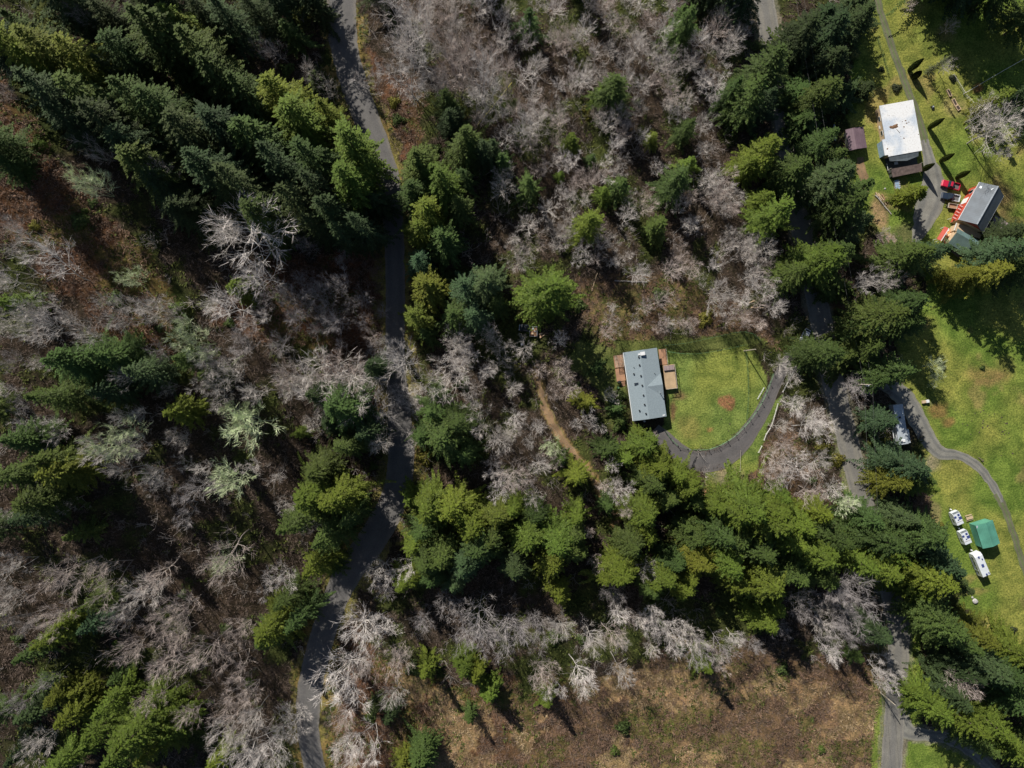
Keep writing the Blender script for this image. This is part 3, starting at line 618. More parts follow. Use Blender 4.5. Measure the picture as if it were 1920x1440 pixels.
def parse(s):
    for e in s.replace('\n', ' ').split(): 
        a = e.split(','); yield int(a[0]), int(a[1]), int(a[2]), a[3], (float(a[4]) if len(a) > 4 else None)
CONIFERS = """
30,90,46,b 95,105,46,y 60,60,40,g 150,110,42,y 230,95,36,g 205,130,30,d 300,70,52,g 330,40,34,b 375,105,48,g 355,55,30,b 410,150,46,g 455,175,44,g 100,175,50,c 165,180,44,g 200,225,46,d
262,190,46,g 300,205,44,g 130,225,40,d 275,310,42,g 300,340,34,d 350,250,48,d 420,240,46,d 480,262,50,g 522,180,44,b 562,232,46,b 525,310,48,d,34 590,300,42,g,33 662,285,46,b,33 650,345,46,b,33 612,212,34,b
400,320,46,d,32 455,350,42,d,33 345,390,34,d 560,380,44,d,34 622,400,38,d,33 500,405,40,g,32 520,425,30,g 700,378,30,d,33 682,425,30,d,32 640,440,28,d,30 590,430,26,d,28 600,350,36,d,33 545,60,26,g 425,35,40,d 370,14,34,d 130,12,34,d 480,20,34,d 600,20,22,d 250,270,38,d 590,150,20,d 200,30,30,d
140,680,46,g 100,745,42,g 210,662,42,g 272,700,42,c 205,732,38,d 340,770,34,b 50,822,38,g 92,870,40,g 122,885,40,y 35,892,36,g 80,935,40,g 60,968,32,d 352,672,30,g 397,705,28,g 450,540,24,b 28,565,24,b
645,765,50,g,34 690,812,30,d,30 655,838,28,g,28 600,742,28,d,26 700,690,26,d,26 620,790,30,d 600,885,42,g 562,812,15,b 582,932,46,b,32 632,935,46,b,34 560,975,42,g,30 622,1002,42,g,33 600,1052,36,b,28 545,1120,30,g,26 660,960,26,g,28 640,1070,26,g,26 520,1172,44,b,28 500,1192,32,g 562,1150,36,g,28 150,1000,24,g 1,300,30,g
180,1130,32,g 90,1200,28,b 122,1180,26,b 60,1225,26,g 170,1172,24,c 72,1292,22,g 112,1302,28,y 142,1332,34,b 62,1332,26,d 212,1312,38,b 192,1362,36,b 272,1362,56,b 302,1392,46,b 242,1402,44,b 122,1422,36,b
332,1362,34,b 150,1292,20,y 412,1424,30,b 222,1268,20,g 40,1410,26,d
790,310,44,g 832,348,48,b 778,362,40,g 860,390,36,g 802,402,42,b 790,432,36,b 832,452,40,g 870,332,28,g 785,492,32,c 800,542,42,y 872,542,46,c 910,532,42,c 780,592,38,y 852,592,40,g 892,592,38,c 930,572,28,g 800,625,24,g
835,195,30,g 848,225,32,d 872,272,42,g 908,285,34,d 940,300,24,g 993,40,26,g 1150,172,36,g 1282,48,36,g 1285,240,28,g 1222,260,14,y 1070,268,18,b 1108,300,12,g 990,346,27,g 1268,340,36,g 1292,308,20,b 1162,352,26,g
1132,362,18,b 1105,420,36,b 1232,425,24,g 1024,545,56,b 1125,175,20,b 1050,330,10,b
1400,182,48,g 1442,132,48,g 1372,172,34,g 1432,192,38,d 1490,172,44,g 1482,92,48,g 1502,60,42,d 1562,52,52,d,18 1612,32,46,d,16 1560,112,44,d,16 1542,172,42,g,18 1585,172,34,d,10 1502,222,46,g 1430,282,42,b 1402,312,28,b 1490,322,42,g
1455,400,48,b 1432,372,30,b 1562,332,46,c 1582,382,46,g 1602,422,36,c 1566,294,26,g 1540,262,36,g 1612,352,26,g 1532,492,52,b 1482,512,42,g 1572,472,36,g 1542,532,34,g 1702,482,46,g 1752,472,32,c 1652,592,56,g 1692,572,42,g
1622,612,36,g 1702,604,34,g 1540,662,42,g 1592,662,42,g 1628,650,32,g 1672,692,38,g 1642,712,28,g 1657,790,33,c 1690,872,42,c 1716,892,38,g 1672,902,34,y 1732,912,30,y 1722,1002,46,g 1692,972,34,c 1712,360,22,b 1625,165,16,d,7
1882,472,48,c 1852,512,40,y 1802,520,28,y 1902,502,40,g 1892,440,34,d 1872,185,24,y 1845,195,18,y 1905,175,18,d 1600,5,34,d,14
1142,842,26,g 1172,858,26,b 1206,840,34,b 1200,812,16,b 1232,872,38,b 1218,902,34,g 1290,910,34,b 1270,888,32,b 1304,942,26,g 1250,932,32,g 1202,962,42,b 1242,942,20,y 1216,1002,28,b 1138,948,20,g 1082,892,33,b 1050,858,20,g
1080,966,26,b 1402,950,50,b 1372,962,46,b 1442,972,54,b 1352,1002,46,g 1302,1002,36,g 1500,982,38,b 1532,962,34,b 1482,1012,46,b 1422,1032,46,g 1362,1052,42,b 1312,1052,38,y 1292,1082,28,b 1182,1022,38,g 1162,1072,40,b
1130,1082,26,b 1242,1082,38,b 1262,1052,32,g 1222,1102,28,g 1282,1102,28,b 1382,1092,38,b 1432,1092,46,b 1482,1072,42,g 1522,1042,46,b 1542,1082,34,g 1562,1012,42,g 1602,1052,42,b 1642,1012,46,g 1622,972,36,g 1652,1062,46,b
1702,1062,54,b 1742,1082,46,b 1722,1112,32,b 1762,1052,44,c 1782,1092,36,d 1430,1165,30,b 1452,1142,26,b 1640,1186,34,c 1380,1010,34,g 1460,930,30,b
1762,1162,46,g 1792,1192,46,g 1832,1192,38,y 1842,1252,46,c 1882,1262,46,g 1902,1222,38,b 1802,1252,38,d 1745,1320,40,b 1802,1342,46,b 1855,1350,42,b 1902,1312,46,g 1886,1400,42,b 1912,1412,38,g 1782,1302,38,d 1832,1392,34,g
802,952,44,b 792,992,38,g 852,952,48,b 882,982,44,b 932,962,38,y 962,952,34,b 1002,962,30,g 992,1002,42,b 1042,1012,46,b 1078,1002,28,g 1032,1052,38,b 1072,1032,32,g 832,1032,46,g 802,1052,42,g 872,1052,42,c 780,1022,30,b
762,1082,32,b 812,1082,32,g 852,1095,30,c 1050,1112,24,b 962,1060,34,d 902,1022,42,g 832,822,46,g 812,772,40,g 852,792,42,g 792,812,30,g 872,852,32,g 822,745,24,d 770,930,24,b 920,1010,36,g
800,1255,24,b 872,1248,28,b 892,1262,22,b 920,1296,22,b 1025,1312,20,b 1320,1246,25,b 880,1342,16,g 1565,1226,12,g 790,1422,34,g 760,1432,24,y 1100,755,20,y 1605,1230,16,g 1085,745,14,y 730,1340,20,d 700,1330,18,d
1120,690,14,g 1165,790,12,g 1155,765,16,g"""
# two rows of firs just outside the frame whose shadows fall into it
OUTSIDE = "1790,-110,56,g,32 1845,-80,56,d,32 1905,-50,56,g,32 1960,10,44,g,28 1975,180,40,d,22 1970,470,50,g,28 80,-40,50,d,30 260,-45,50,d,30 500,-40,44,d,28 -40,60,46,d,28 -40,250,40,g,28 900,-60,34,d,22 1080,-70,30,g,20 1375,-75,46,d,32 1405,-25,42,d,30 1320,-50,30,d,22 700,-50,38,d,26 -50,760,44,g,26 -50,1000,40,d,24 1965,1290,50,g,28 1960,1420,46,g,26 -30,1350,36,g,22 560,-50,40,d,28"
for u, v, r, c, H in parse(CONIFERS): conifer(u, v, r, c, H)  # some firs left of the middle forest road are added to shade it
for u, v, r, c, H in parse(OUTSIDE): conifer(u, v, r, c, H)
BARES = """
490,470,84,w,24 440,440,46,g 510,520,46,w 200,285,30,k,16 325,325,26,k,16 175,350,34,l 110,512,48,w 35,452,38,g 12,505,30,g 28,525,30,w 95,612,44,w 60,600,30,g 290,582,40,g 250,520,24,l 240,592,34,g 322,592,30,g 372,640,42,l
392,668,30,w 452,582,46,w 190,640,34,w 250,712,26,w 432,702,38,g 410,735,36,g 500,732,34,g 482,792,50,l 462,782,34,l 222,822,46,l 200,840,30,w 258,840,28,g 445,900,44,l 470,880,24,w 610,712,64,g 645,692,40,p 575,722,40,g
555,690,34,p 738,790,58,w,22 755,750,30,w 760,690,50,w 722,712,48,w,20 745,748,44,g,18 735,655,32,w,16 712,835,34,g,18 770,820,26,g,14 842,702,44,g 872,660,34,g 905,704,28,w 862,680,30,w 902,782,36,g 922,812,34,g 962,772,28,w 1002,802,22,w 942,822,26,g 962,882,44,p 942,902,32,w 1000,872,34,g 1036,858,22,p
1030,832,24,l 300,880,30,g 382,902,30,k 342,952,34,k 300,905,24,g 432,1012,60,p 422,1052,36,l 482,1082,46,p 522,1082,42,w 575,975,24,w 22,1062,46,g 62,1102,46,p 142,1062,54,p 202,1072,54,p 302,1062,46,p 352,1072,38,g 122,1152,38,p
282,1102,46,g 342,1142,46,p 422,1132,46,p 402,1202,54,p 262,1202,46,p 332,1242,54,p 382,1292,54,p 442,1242,46,p 462,1302,46,p 302,1302,38,p 212,1232,38,p 432,1362,46,g 482,1332,42,g 502,1402,56,w 542,1382,44,g 455,1422,40,w
82,1382,36,g 52,1312,28,k 482,1262,46,p 42,1162,36,k 102,1262,28,k 15,1130,32,g 200,1130,24,p 240,1150,28,g 350,1185,40,p 300,1160,36,p 390,1090,40,g 450,1180,36,p 372,1330,34,p
682,1172,64,w,20 722,1182,44,w 642,1262,66,w,20 700,1232,40,p 562,1362,42,g 690,1392,48,w 662,1402,36,w 752,1222,36,p 742,1302,34,g 902,1132,54,k 952,1172,46,k 862,1182,40,k 1002,1172,36,k 762,1062,28,w,20 722,1082,28,k 640,1340,30,p
720,1060,30,w,16 800,1160,36,k 840,1130,30,k 905,1190,34,k 1052,1182,36,g 1072,1252,42,w 1102,1192,42,g 1132,1182,28,p 1162,1152,30,w 1182,1152,24,p 1202,1162,22,w 1232,1152,28,w 1262,1192,34,w 1292,1182,34,g 1152,1242,34,g 1012,1262,28,p
1042,1292,24,w 1342,1192,28,k 1375,1192,24,w,12 1092,1292,20,g 1592,1112,52,k 1572,1102,40,k 1502,1132,32,k 1562,1182,34,k 1550,1212,26,w 1602,1192,28,k 1642,1242,26,w 1655,1272,22,w 1772,1262,38,p 1792,1242,24,g 1310,1210,34,k 1410,1215,24,k
1480,752,38,w,9 1498,800,40,w,10 1525,790,30,w,9 1468,832,34,p,9 1485,872,38,w,9 1530,872,34,g,10 1510,915,38,p,9 1552,925,28,w,9 1452,862,28,p 1575,942,24,l 1468,682,24,g,7 1442,892,26,p 1600,732,36,k 1575,715,32,k 1455,800,22,g 1480,700,20,g
1850,250,56,g,15 1838,225,36,g,12 1870,270,34,g,12 1745,686,22,l,8 1752,712,15,l,6 1770,128,22,k,5 1772,55,18,p,5 1625,532,30,w 1655,520,26,g 1702,20,16,p,6 1590,435,18,p 1655,445,20,p,6
862,640,34,g 700,640,20,p 640,600,34,k 600,560,30,k 680,560,26,k 560,610,34,k 520,640,30,k 480,600,30,w 660,440,24,k 530,100,24,k 500,90,20,k 590,150,28,g 620,180,22,g 170,30,26,k 240,20,22,k 45,130,18,g 10,170,18,p 20,430,22,p
1000,700,20,p 1050,695,24,p 1070,720,24,p 1040,740,20,p 1095,790,26,w 1120,800,18,w 1140,870,18,w 1160,925,26,w 1180,950,24,p 1130,905,20,p 1100,1000,16,p 1120,1055,16,p 1205,820,16,p,6 1215,1060,24,g 1045,645,22,w,9 1150,900,14,w 1225,815,12,p,4
550,560,30,k 720,580,18,k 640,540,28,k 1140,740,14,g 1150,750,12,w 930,650,24,g 940,680,24,g 880,735,26,g 700,160,30,w 1590,945,22,g 1345,1240,20,p
740,30,44,w 770,80,50,w 740,110,34,w 760,140,50,w 800,120,46,w 800,60,40,g 840,90,40,g 880,110,40,p 860,150,44,p 905,160,44,w 780,180,30,w 820,150,30,g 920,120,30,p 930,200,40,w 950,150,34,p 890,190,30,w 960,190,36,p 975,240,30,w"""
for i, (u, v, r, c, H) in enumerate(parse(BARES)):
    if u < 560 and v > 1010:                 # keep dark gaps between the crowns at lower left
        if i % 4 == 3: continue
        r = int(r*.86)
    elif v > 1100 and r > 30: r = int(r*.9)
    bare(u, v, r, c, H)
# the thin wood between the two roads: many slender leafless trees, seeded where the photo shows them
WOOD = [(705,-10),(1420,-10),(1400,110),(1345,150),(1350,300),(1390,420),(1450,480),(1490,560),(1440,600),(1330,560),(1260,545),(1160,520),(1100,500),(1020,470),(960,490),(930,420),(900,300),(880,210),(780,160)]
def fill(poly, n, rmin, rmax, cols, sep=.78, seed=3):
    rg = random.Random(seed); us = [p[0] for p in poly]; vs_ = [p[1] for p in poly]; k = 0; tries = 0
    while k < n and tries < n*60:
        tries += 1; u = rg.uniform(min(us), max(us)); v = rg.uniform(min(vs_), max(vs_)); r = rg.uniform(rmin, rmax)
        if not inpoly([u], [v], poly)[0]: continue
        if distline([u], [v], [p[:2] for p in FOREST_ROAD])[0] < 52 or distline([u], [v], [p[:2] for p in VALLEY_ROAD])[0] < 36: continue
        if any(math.hypot(a-u, b-v) < (max(q, r)*.62+r*.3 if t == 'c' else (q+r)*.5*sep) for a, b, q, t in PLACED): continue
        bare(int(u), int(v), int(r), rg.choice(cols), r*MPP*2.0+2.5); k += 1
fill(WOOD, 165, 17, 32, 'ggpwwg', .66)
fill([(0,560),(480,560),(560,700),(560,900),(0,900)], 10, 20, 34, 'gkw', .9)
fill([(860,600),(985,640),(990,760),(1030,860),(1030,930),(880,920),(880,740)], 10, 20, 30, 'ggpk', .8)
fill([(1110,560),(1440,560),(1450,620),(1300,632),(1130,640)], 16, 14, 24, 'ppg', .7)
fill([(840,1110),(1600,1110),(1650,1200),(1400,1220),(1000,1200)], 10, 18, 28, 'kkg', .8)
fill([(0,560),(560,560),(700,640),(680,1000),(480,960),(0,980)], 26, 16, 27, 'gkgk', .75, 9)
fill([(380,440),(700,460),(690,640),(560,660),(420,620)], 10, 16, 26, 'kk', .8, 10)
write_labels()
print('TREES', len(PLACED), sum(1 for p in PLACED if p[3] == 'c'))

# ------------------------------------------------------------------ undergrowth (nobody could count it)
def scatter(n, seed, mask_keys, avoid, extra=None):
    rg = np.random.default_rng(seed); x = rg.uniform(-150, 150, n); y = rg.uniform(-113, 113, n)
    ix = ((x-gx[0])/.6).astype(int); iy = ((y-gy[0])/.6).astype(int)
    ok = np.ones(n, bool)
    if mask_keys is not None:
        m = np.zeros(n, bool)
        for k in mask_keys: m |= GM[k][ix, iy]
        ok &= m
    for k in avoid: ok &= ~GM[k][ix, iy]
    if extra is not None: ok &= extra(x, y, rg)
    return x[ok], y[ok], rg
def tufts(name, x, y, rg, nb, length, width, c0, c1, label, flatness=.6, arch=.3, cmul=None):
    n = len(x)*nb; X = np.repeat(x, nb)+rg.normal(0, length*.25, n); Y = np.repeat(y, nb)+rg.normal(0, length*.25, n)
    Z = hz(X, Y)-.03; a = np.repeat(rg.uniform(0, 6.28, len(x)), nb)*.35+rg.uniform(0, 6.28, n)*.65+vnoise(X, Y, 8, 77)*6
    L = length*rg.uniform(.5, 1.3, n)*np.repeat(rg.uniform(.6, 1.3, len(x)), nb); el = rg.uniform(.1, 1.4, n)*(1-flatness*.6)
    D = np.stack([np.cos(a)*np.cos(el), np.sin(a)*np.cos(el), np.sin(el)], 1); S = np.stack([-np.sin(a), np.cos(a), rg.uniform(-.5, .5, n)], 1)*(width*rg.uniform(.5, 1.4, n))[:, None]
    B = np.stack([X, Y, Z], 1); mid = B+D*(L*.55)[:, None]; tip = B+D*L[:, None]; tip[:, 2] -= arch*L*.6
    V = np.stack([B, mid+S, tip, mid-S], 1).reshape(-1, 3); F = np.arange(n*4).reshape(n, 4)
    t = np.clip(rg.uniform(-.2, 1.2, n)*.6+vnoise(X, Y, 5, 78)*.5, 0, 1)[:, None]; col = np.array(c0)*(1-t)+np.array(c1)*t
    col = col*rg.uniform(.65, 1.3, n)[:, None]
    o = mesh_obj(name, V, F, M['under'], col=np.repeat(col, 4, axis=0)); tag(o, label, kind='stuff'); return o
AV = ['froad', 'vroad', 'drives', 'lawn', 'shadelawn', 'meadow', 'pad', 'verge', 'trail']
x, y, rg = scatter(52000, 51, ['bracken'], AV+['straw'], lambda x, y, r: vnoise(x, y, 4, 61) > .25)
tufts('bracken_undergrowth', x, y, rg, 9, 1.2, .06, (.07, .042, .03), (.25, .16, .11), 'rusty dead bracken and bramble canes between the trees')
x, y, rg = scatter(60000, 52, ['straw'], AV, lambda x, y, r: vnoise(x, y, 3, 62) > .2)
tufts('straw_grass', x, y, rg, 9, 1.0, .06, (.15, .10, .06), (.40, .30, .18), 'dry straw coloured grass in the clearing at the bottom')
x, y, rg = scatter(46000, 53, None, AV+['should'], lambda x, y, r: fbm(x, y, 7, 31) > .5)
tufts('green_undergrowth', x, y, rg, 8, .75, .13, (.035, .052, .015), (.115, .13, .03), 'mossy green ferns and low brush on the woodland floor')
x, y, rg = scatter(70000, 54, None, AV+['should', 'straw'], lambda x, y, r: fbm(x, y, 7, 31) < .56)
tufts('woodland_twigs', x, y, rg, 8, 1.1, .04, (.04, .03, .025), (.20, .15, .12), 'tangle of thin brown twigs and fallen sticks on the woodland floor')
x, y, rg = scatter(34000, 55, ['fverge', 'verge'], ['froad', 'vroad', 'drives', 'trail', 'lawn', 'pad'])
tufts('verge_grass', x, y, rg, 7, .55, .05, (.12, .14, .04), (.32, .26, .10), 'rough yellow green grass along the road verges')
x, y, rg = scatter(110000, 56, ['meadow', 'lawn'], ['vroad', 'drives', 'pad'], lambda x, y, r: vnoise(x, y, 2.5, 63) > .42)
tufts('lawn_grass', x, y, rg, 4, .30, .05, (.10, .16, .03), (.20, .225, .055), 'longer grass tufts over the lawns and meadow')
# saplings
def saplings(name, label, x, y, h0, h1, base, seed, spread=.38, r0=.035):
    rg = np.random.default_rng(seed); segs = []
    for a, b in zip(x, y):
        z = float(hz(a, b)); h = rg.uniform(h0, h1); p = np.array([a, b, z-.1]); c = np.array(base)*rg.uniform(.55, 1.3)
        for k in range(rg.integers(5, 10)):
            d = np.array([rg.normal(0, spread), rg.normal(0, spread), 1.]); q = p+d*h*.5; d2 = d+np.array([rg.normal(0, .4), rg.normal(0, .4), -.1]); e = q+d2*h*.42
            segs.append((p, q, r0, r0*.7, c)); segs.append((q, e, r0*.7, r0*.3, c))
            for j in range(3):
                s = rg.uniform(.2, .9); r_ = q*(1-s)+e*s; segs.append((r_, r_+np.array([rg.normal(0, .5), rg.normal(0, .5), rg.uniform(.1, .6)])*h*.22, r0*.5, r0*.3, c))
    V, F, Cc = tube_mesh(segs, '', None, 3)
    tag(mesh_obj(name, V, F, M['under'], col=Cc), label, kind='stuff')
x, y, rg = scatter(9000, 57, None, AV+['should', 'straw', 'bracken'], lambda x, y, r: (fbm(x, y, 12, 64) > .5))
u, v = to_px(x, y, hill(x, y)); wood = (inpoly(u, v, WOOD) & (rg.random(len(x)) < .5)) | (rg.random(len(x)) < .25)
saplings('sapling_thicket', 'thicket of slender leafless saplings under the taller trees', x[wood][:1900], y[wood][:1900], 1.8, 4.8, (.44, .395, .37), 91)
x, y, rg = scatter(22000, 58, ['bracken', 'straw'], AV, lambda x, y, r: fbm(x, y, 6, 65) > .44)
saplings('low_brush', 'low tangled brown brush over the scrubby clearings', x[:5200], y[:5200], .7, 2.1, (.25, .165, .12), 92, .6, .03)

# ================================================================== buildings and objects
def fit(A, B, Cc, D, z):
    """rectangle seen at four photo pixels (top left, top right, bottom right, bottom left) at height z"""
    a, b, c, d = [Vector(G(p[0], p[1], z)[:2]) for p in (A, B, Cc, D)]
    up = ((a+b)/2-(c+d)/2); ctr = (a+b+c+d)/4; L = up.length; W = ((a-b).length+(d-c).length)/2
    return ctr, math.atan2(up.y, up.x)-math.pi/2, W, L
def place(name, label, cat, F, group=None, z=None):
    return thing(name, label, cat, (F[0].x, F[0].y, float(hz(F[0].x, F[0].y)) if z is None else z), F[1], group)
def local(root, u, v, z):
    p = G(u, v, z); q = Vector((p.x-root.location.x, p.y-root.location.y)); a = -root.rotation_euler[2]
    return q.x*math.cos(a)-q.y*math.sin(a), q.x*math.sin(a)+q.y*math.cos(a)
def gable_y(b, W, L, ze, zr, rx=0.0, ov=.25, th=.14):
    """gable roof, ridge along local y at x = rx"""
    h = L/2+ov; x0, x1 = -W/2-ov, W/2+ov
    for xa, xb, za, zb in ((x0, rx, ze, zr), (rx, x1, zr, ze)):
        b.add([(xa,-h,za),(xb,-h,zb),(xb,h,zb),(xa,h,za),(xa,-h,za+th),(xb,-h,zb+th),(xb,h,zb+th),(xa,h,za+th)], [(3,2,1,0),(4,5,6,7),(0,1,5,4),(1,2,6,5),(2,3,7,6),(3,0,4,7)])
    return b
def walls_gable(b, W, L, ze, zr, rx=0.0):
    for y in (-L/2, L/2):
        pass
    return b.add([(-W/2,-L/2,-.2),(W/2,-L/2,-.2),(W/2,-L/2,ze),(rx,-L/2,zr),(-W/2,-L/2,ze),(-W/2,L/2,-.2),(W/2,L/2,-.2),(W/2,L/2,ze),(rx,L/2,zr),(-W/2,L/2,ze)],
                 [(0,1,2,3,4),(9,8,7,6,5),(0,4,9,5),(1,6,7,2),(0,5,6,1)])
def window(root, x, y, z, w_, h_, axis, mat_f='white'):
    """window on a wall facing -x or -y / +x / +y"""
    s = -1 if axis[0] == '-' else 1; t = .06
    f = MB(); g = MB()
    if axis[1] == 'x':
        f.box(x-t/2+s*.03, x+t/2+s*.03, y-w_/2, y+w_/2, z, z+h_); fo = f.build('window', M[mat_f], root)
        g.box(x+s*.05, x+s*.075, y-w_/2+.09, y+w_/2-.09, z+.09, z+h_-.09)
    else:
        f.box(x-w_/2, x+w_/2, y-t/2+s*.03, y+t/2+s*.03, z, z+h_); fo = f.build('window', M[mat_f], root)
        g.box(x-w_/2+.09, x+w_/2-.09, y+s*.05, y+s*.075, z+.09, z+h_-.09)
    g.build('pane', M['glass'], fo); return fo
# ---- grey roofed house
def main_house():
    F = fit((1168,660),(1232.5,653),(1249,782),(1188,788), 3.0); W, L = F[2]-.5, F[3]-.5
    t = place('manufactured_house', 'long house with blue grey shingle roof and cream walls beside the fenced lawn', 'house', F)
    rx = -.3
    def roofz(x): return 3.0+.9*(1-abs(x-rx)/(W/2+.25+(rx if x < rx else -rx)))+.14
    walls_gable(MB(), W-.5, L-.4, 2.95, 3.72, rx).build('wall', M['cream'], t)
    gable_y(MB(), W, L, 3.0, 3.9, rx).build('roof', M['shingle'], t)
    xx, yy = local(t, 1240, 721, 3.3); h = 1.5
    MB().add([(rx+.6, yy, 3.96), (W/2+.30, yy, 3.80), (W/2+.30, yy+3.3, 3.10), (W/2+.30, yy-3.3, 3.10), (rx+.6, yy+.1, 3.80),(rx+.6, yy-.1, 3.80)], [(0,1,2,4),(0,5,3,1),(1,3,2)]).build('cross_gable', M['shingle'], t)
    for u, v in ((1197.5,669.5),(1199,684.5),(1188.8,701),(1201.5,704.5),(1204,722.5),(1206.3,741),(1208.5,758.5),(1199.3,770),(1211,775.5)):
        x, y = local(t, u, v, 4.1); z = roofz(x)
        b = MB(); b.tube((x, y, z-.1), (x, y, z+.32), .17, .17, 8); b.tube((x, y, z+.30), (x, y, z+.40), .25, .18, 8); b.build('roof_vent', M['black'], t)
    for u, v in ((1188.8,688.5),(1228,700)):
        x, y = local(t, u, v, 4); MB().tube((x, y, roofz(x)-.1), (x, y, roofz(x)+.4), .09).build('vent_pipe', M['black'], t)
    x, y = local(t, 1204.5, 663, 4.2); MB().box(x-.55, x+.55, y-.38, y+.38, 3.7, 4.5).box(x-.65, x+.65, y-.48, y+.48, 4.5, 4.6).build('cooler_box', M['white'], t)
    x, y = local(t, 1198.5, 664.5, 4.2); MB().box(x-.3, x+.3, y-.25, y+.25, 3.7, 4.2, .04).build('small_roof_box', M['white'], t)
    x, y = local(t, 1193.8, 719.8, 4.1); s = MB().box(x-.6, x+.6, y-.32, y+.32, roofz(x)-.08, roofz(x)+.14).build('skylight', M['darkgrey'], t); MB().box(x-.5, x+.5, y-.24, y+.24, roofz(x)+.14, roofz(x)+.16).build('pane', M['glass'], s)
    x, y = local(t, 1237.5, 736.5, 3.6); b = MB(); b.tube((x, y, 3.1), (x, y, 4.7), .1, .1, 8); b.tube((x, y, 4.65), (x, y, 4.85), .2, .1, 8); b.build('flue_pipe', M['chrome'], t)
    x, y = local(t, 1243.5, 778.5, 3.2); MB().box(x-.5, x+.5, y-.14, y+.14, 3.2, 3.34).build('white_flashing', M['white'], t)
    MB().box(-W/2-.42, -W/2-.27, -L/2-.2, L/2+.2, 2.88, 3.02).build('gutter', M['white'], t)
    for y in (-7, -4, 0, 3.5, 7): window(t, -(W-.5)/2, y, 1.0, 1.4, 1.1, '-x'); window(t, (W-.5)/2, y, 1.0, 1.4, 1.1, '+x')
    for x in (-2.2, 2): window(t, x, -(L-.4)/2, 1.0, 1.5, 1.2, '-y')
    return t
house = main_house()
def deck(name, label, corners, z, mat, rails=(), thick=.16, steps=None, bench=False, group=None):
    F = fit(*corners, z); W, L = F[2], F[3]; t = place(name, label, 'deck', F, group)
    MB().box(-W/2, W/2, -L/2, L/2, z-thick, z).build('deck_floor', M[mat], t)
    for sx in (-1, 1):
        for sy in (-1, 0, 1): MB().box(sx*(W/2-.15)-.06, sx*(W/2-.15)+.06, sy*(L/2-.15)-.06, sy*(L/2-.15)+.06, -.2, z-thick-.003).build('post', M['post'], t)
    for sd_ in rails:
        if sd_ in 'lr':
            x = (W/2-.05)*(1 if sd_ == 'r' else -1)
            MB().box(x-.06, x+.06, -L/2, L/2, z+.92, z+1.0).build('top_rail', M['rail'], t)
            for k in range(int(L/1.2)+1): y = -L/2+.06+k*(L-.12)/int(L/1.2); MB().box(x-.045, x+.045, y-.045, y+.045, z+.002, z+.918).build('rail_post', M['rail'], t)
        else:
            y = (L/2-.05)*(1 if sd_ == 't' else -1)
            MB().box(-W/2+.07, W/2-.07, y-.06, y+.06, z+.905, z+.985).build('top_rail', M['rail'], t)
            for k in range(1, int(W/1.2)+1): x = -W/2+k*W/(int(W/1.2)+1); MB().box(x-.045, x+.045, y-.045, y+.045, z+.002, z+.902).build('rail_post', M['rail'], t)
    return t, W, L
t, W, L = deck('wooden_deck', 'raised tan board deck with railing on the lawn side of the grey house', ((1243,685),(1263.5,683),(1269,727),(1248,731)), 1.25, 'deck', 'rb')
MB().box(-W/2+.1, W/2-.2, L/2-1.5, L/2-.15, 1.252, 1.75).build('storage_bench', M['greydeck'], t)
deck('wooden_deck', 'narrow brown deck above the tan one beside the grey roof', ((1234.5,655),(1248,654),(1251,683),(1238,685)), .55, 'deckred', 'r')
deck('wooden_deck', 'sunlit reddish deck on the woodland side of the grey house', ((1153,691),(1170,690),(1173,714),(1157,715)), .6, 'deckred', '')
t, W, L = deck('wooden_deck', 'shaded deck with a slatted screen behind the grey house', ((1150,667),(1167,665),(1170,688),(1153,690)), .5, 'deckred', '')
for k in range(9): MB().box(-W/2+.1, W/2-.1, -L/2+.2+k*L/9.2, -L/2+.28+k*L/9.2, 2.3, 2.38).build('slat', M['rail'], t)
for sx in (-1, 1): MB().box(sx*(W/2-.2)-.05, sx*(W/2-.2)+.05, -L/2+.1, L/2-.1, 2.2, 2.298).build('beam', M['rail'], t)
F = fit((1165,716),(1172,715.5),(1173,724),(1166,725), .4); t = place('steps', 'short dark wooden steps at the end of the reddish deck', 'steps', F)
for k in range(4): MB().box(-.5, .5, .55-k*.32-.15, .55-k*.32+.15, .42-k*.12, .48-k*.12).build('tread', M['deckred'], t)
MB().prism([(-.65, -.05), (.75, -.05), (.75, .40), (-.45, 0)], -.56, -.51).build('stringer', M['rail'], t)
p = G(1160, 716, 0); t = thing('grill', 'black barbecue grill beside the reddish deck', 'grill', p, .3)
MB().box(-.45, .45, -.28, .28, .75, .95).build('body', M['black'], t, .03); MB().prism([(-.27, .96), (.27, .96), (.2, 1.2), (-.2, 1.2)], -.42, .42).build('lid', M['black'], t)
for sx in (-1, 1):
    for sy in (-1, 1): MB().tube((sx*.38, sy*.22, 0), (sx*.38, sy*.22, .76), .025).build('leg', M['black'], t)
p = G(1158.5, 727, 0); t = thing('garden_chair', 'green garden chair standing below the reddish deck', 'chair', p, 2.4)
MB().box(-.28, .28, -.28, .25, .42, .47).build('seat', M['fence'], t, .01); MB().box(-.28, .28, .26, .31, .42, .95).build('backrest', M['fence'], t)
for sx in (-1, 1):
    for sy in (-1, 1): MB().tube((sx*.25, sy*.24, 0), (sx*.25, sy*.24, .42), .025).build('leg', M['fence'], t)
p = G(1207.5, 789.5, 0); t = thing('barrel', 'small pale barrel in the shadow below the grey house', 'barrel', p); b = MB(); b.tube((0,0,0), (0,0,.8), .28, .28, 10); b.build('body', M['silver'], t); MB().tube((0,0,.8), (0,0,.86), .3, .3, 10).build('lid', M['white'], t)
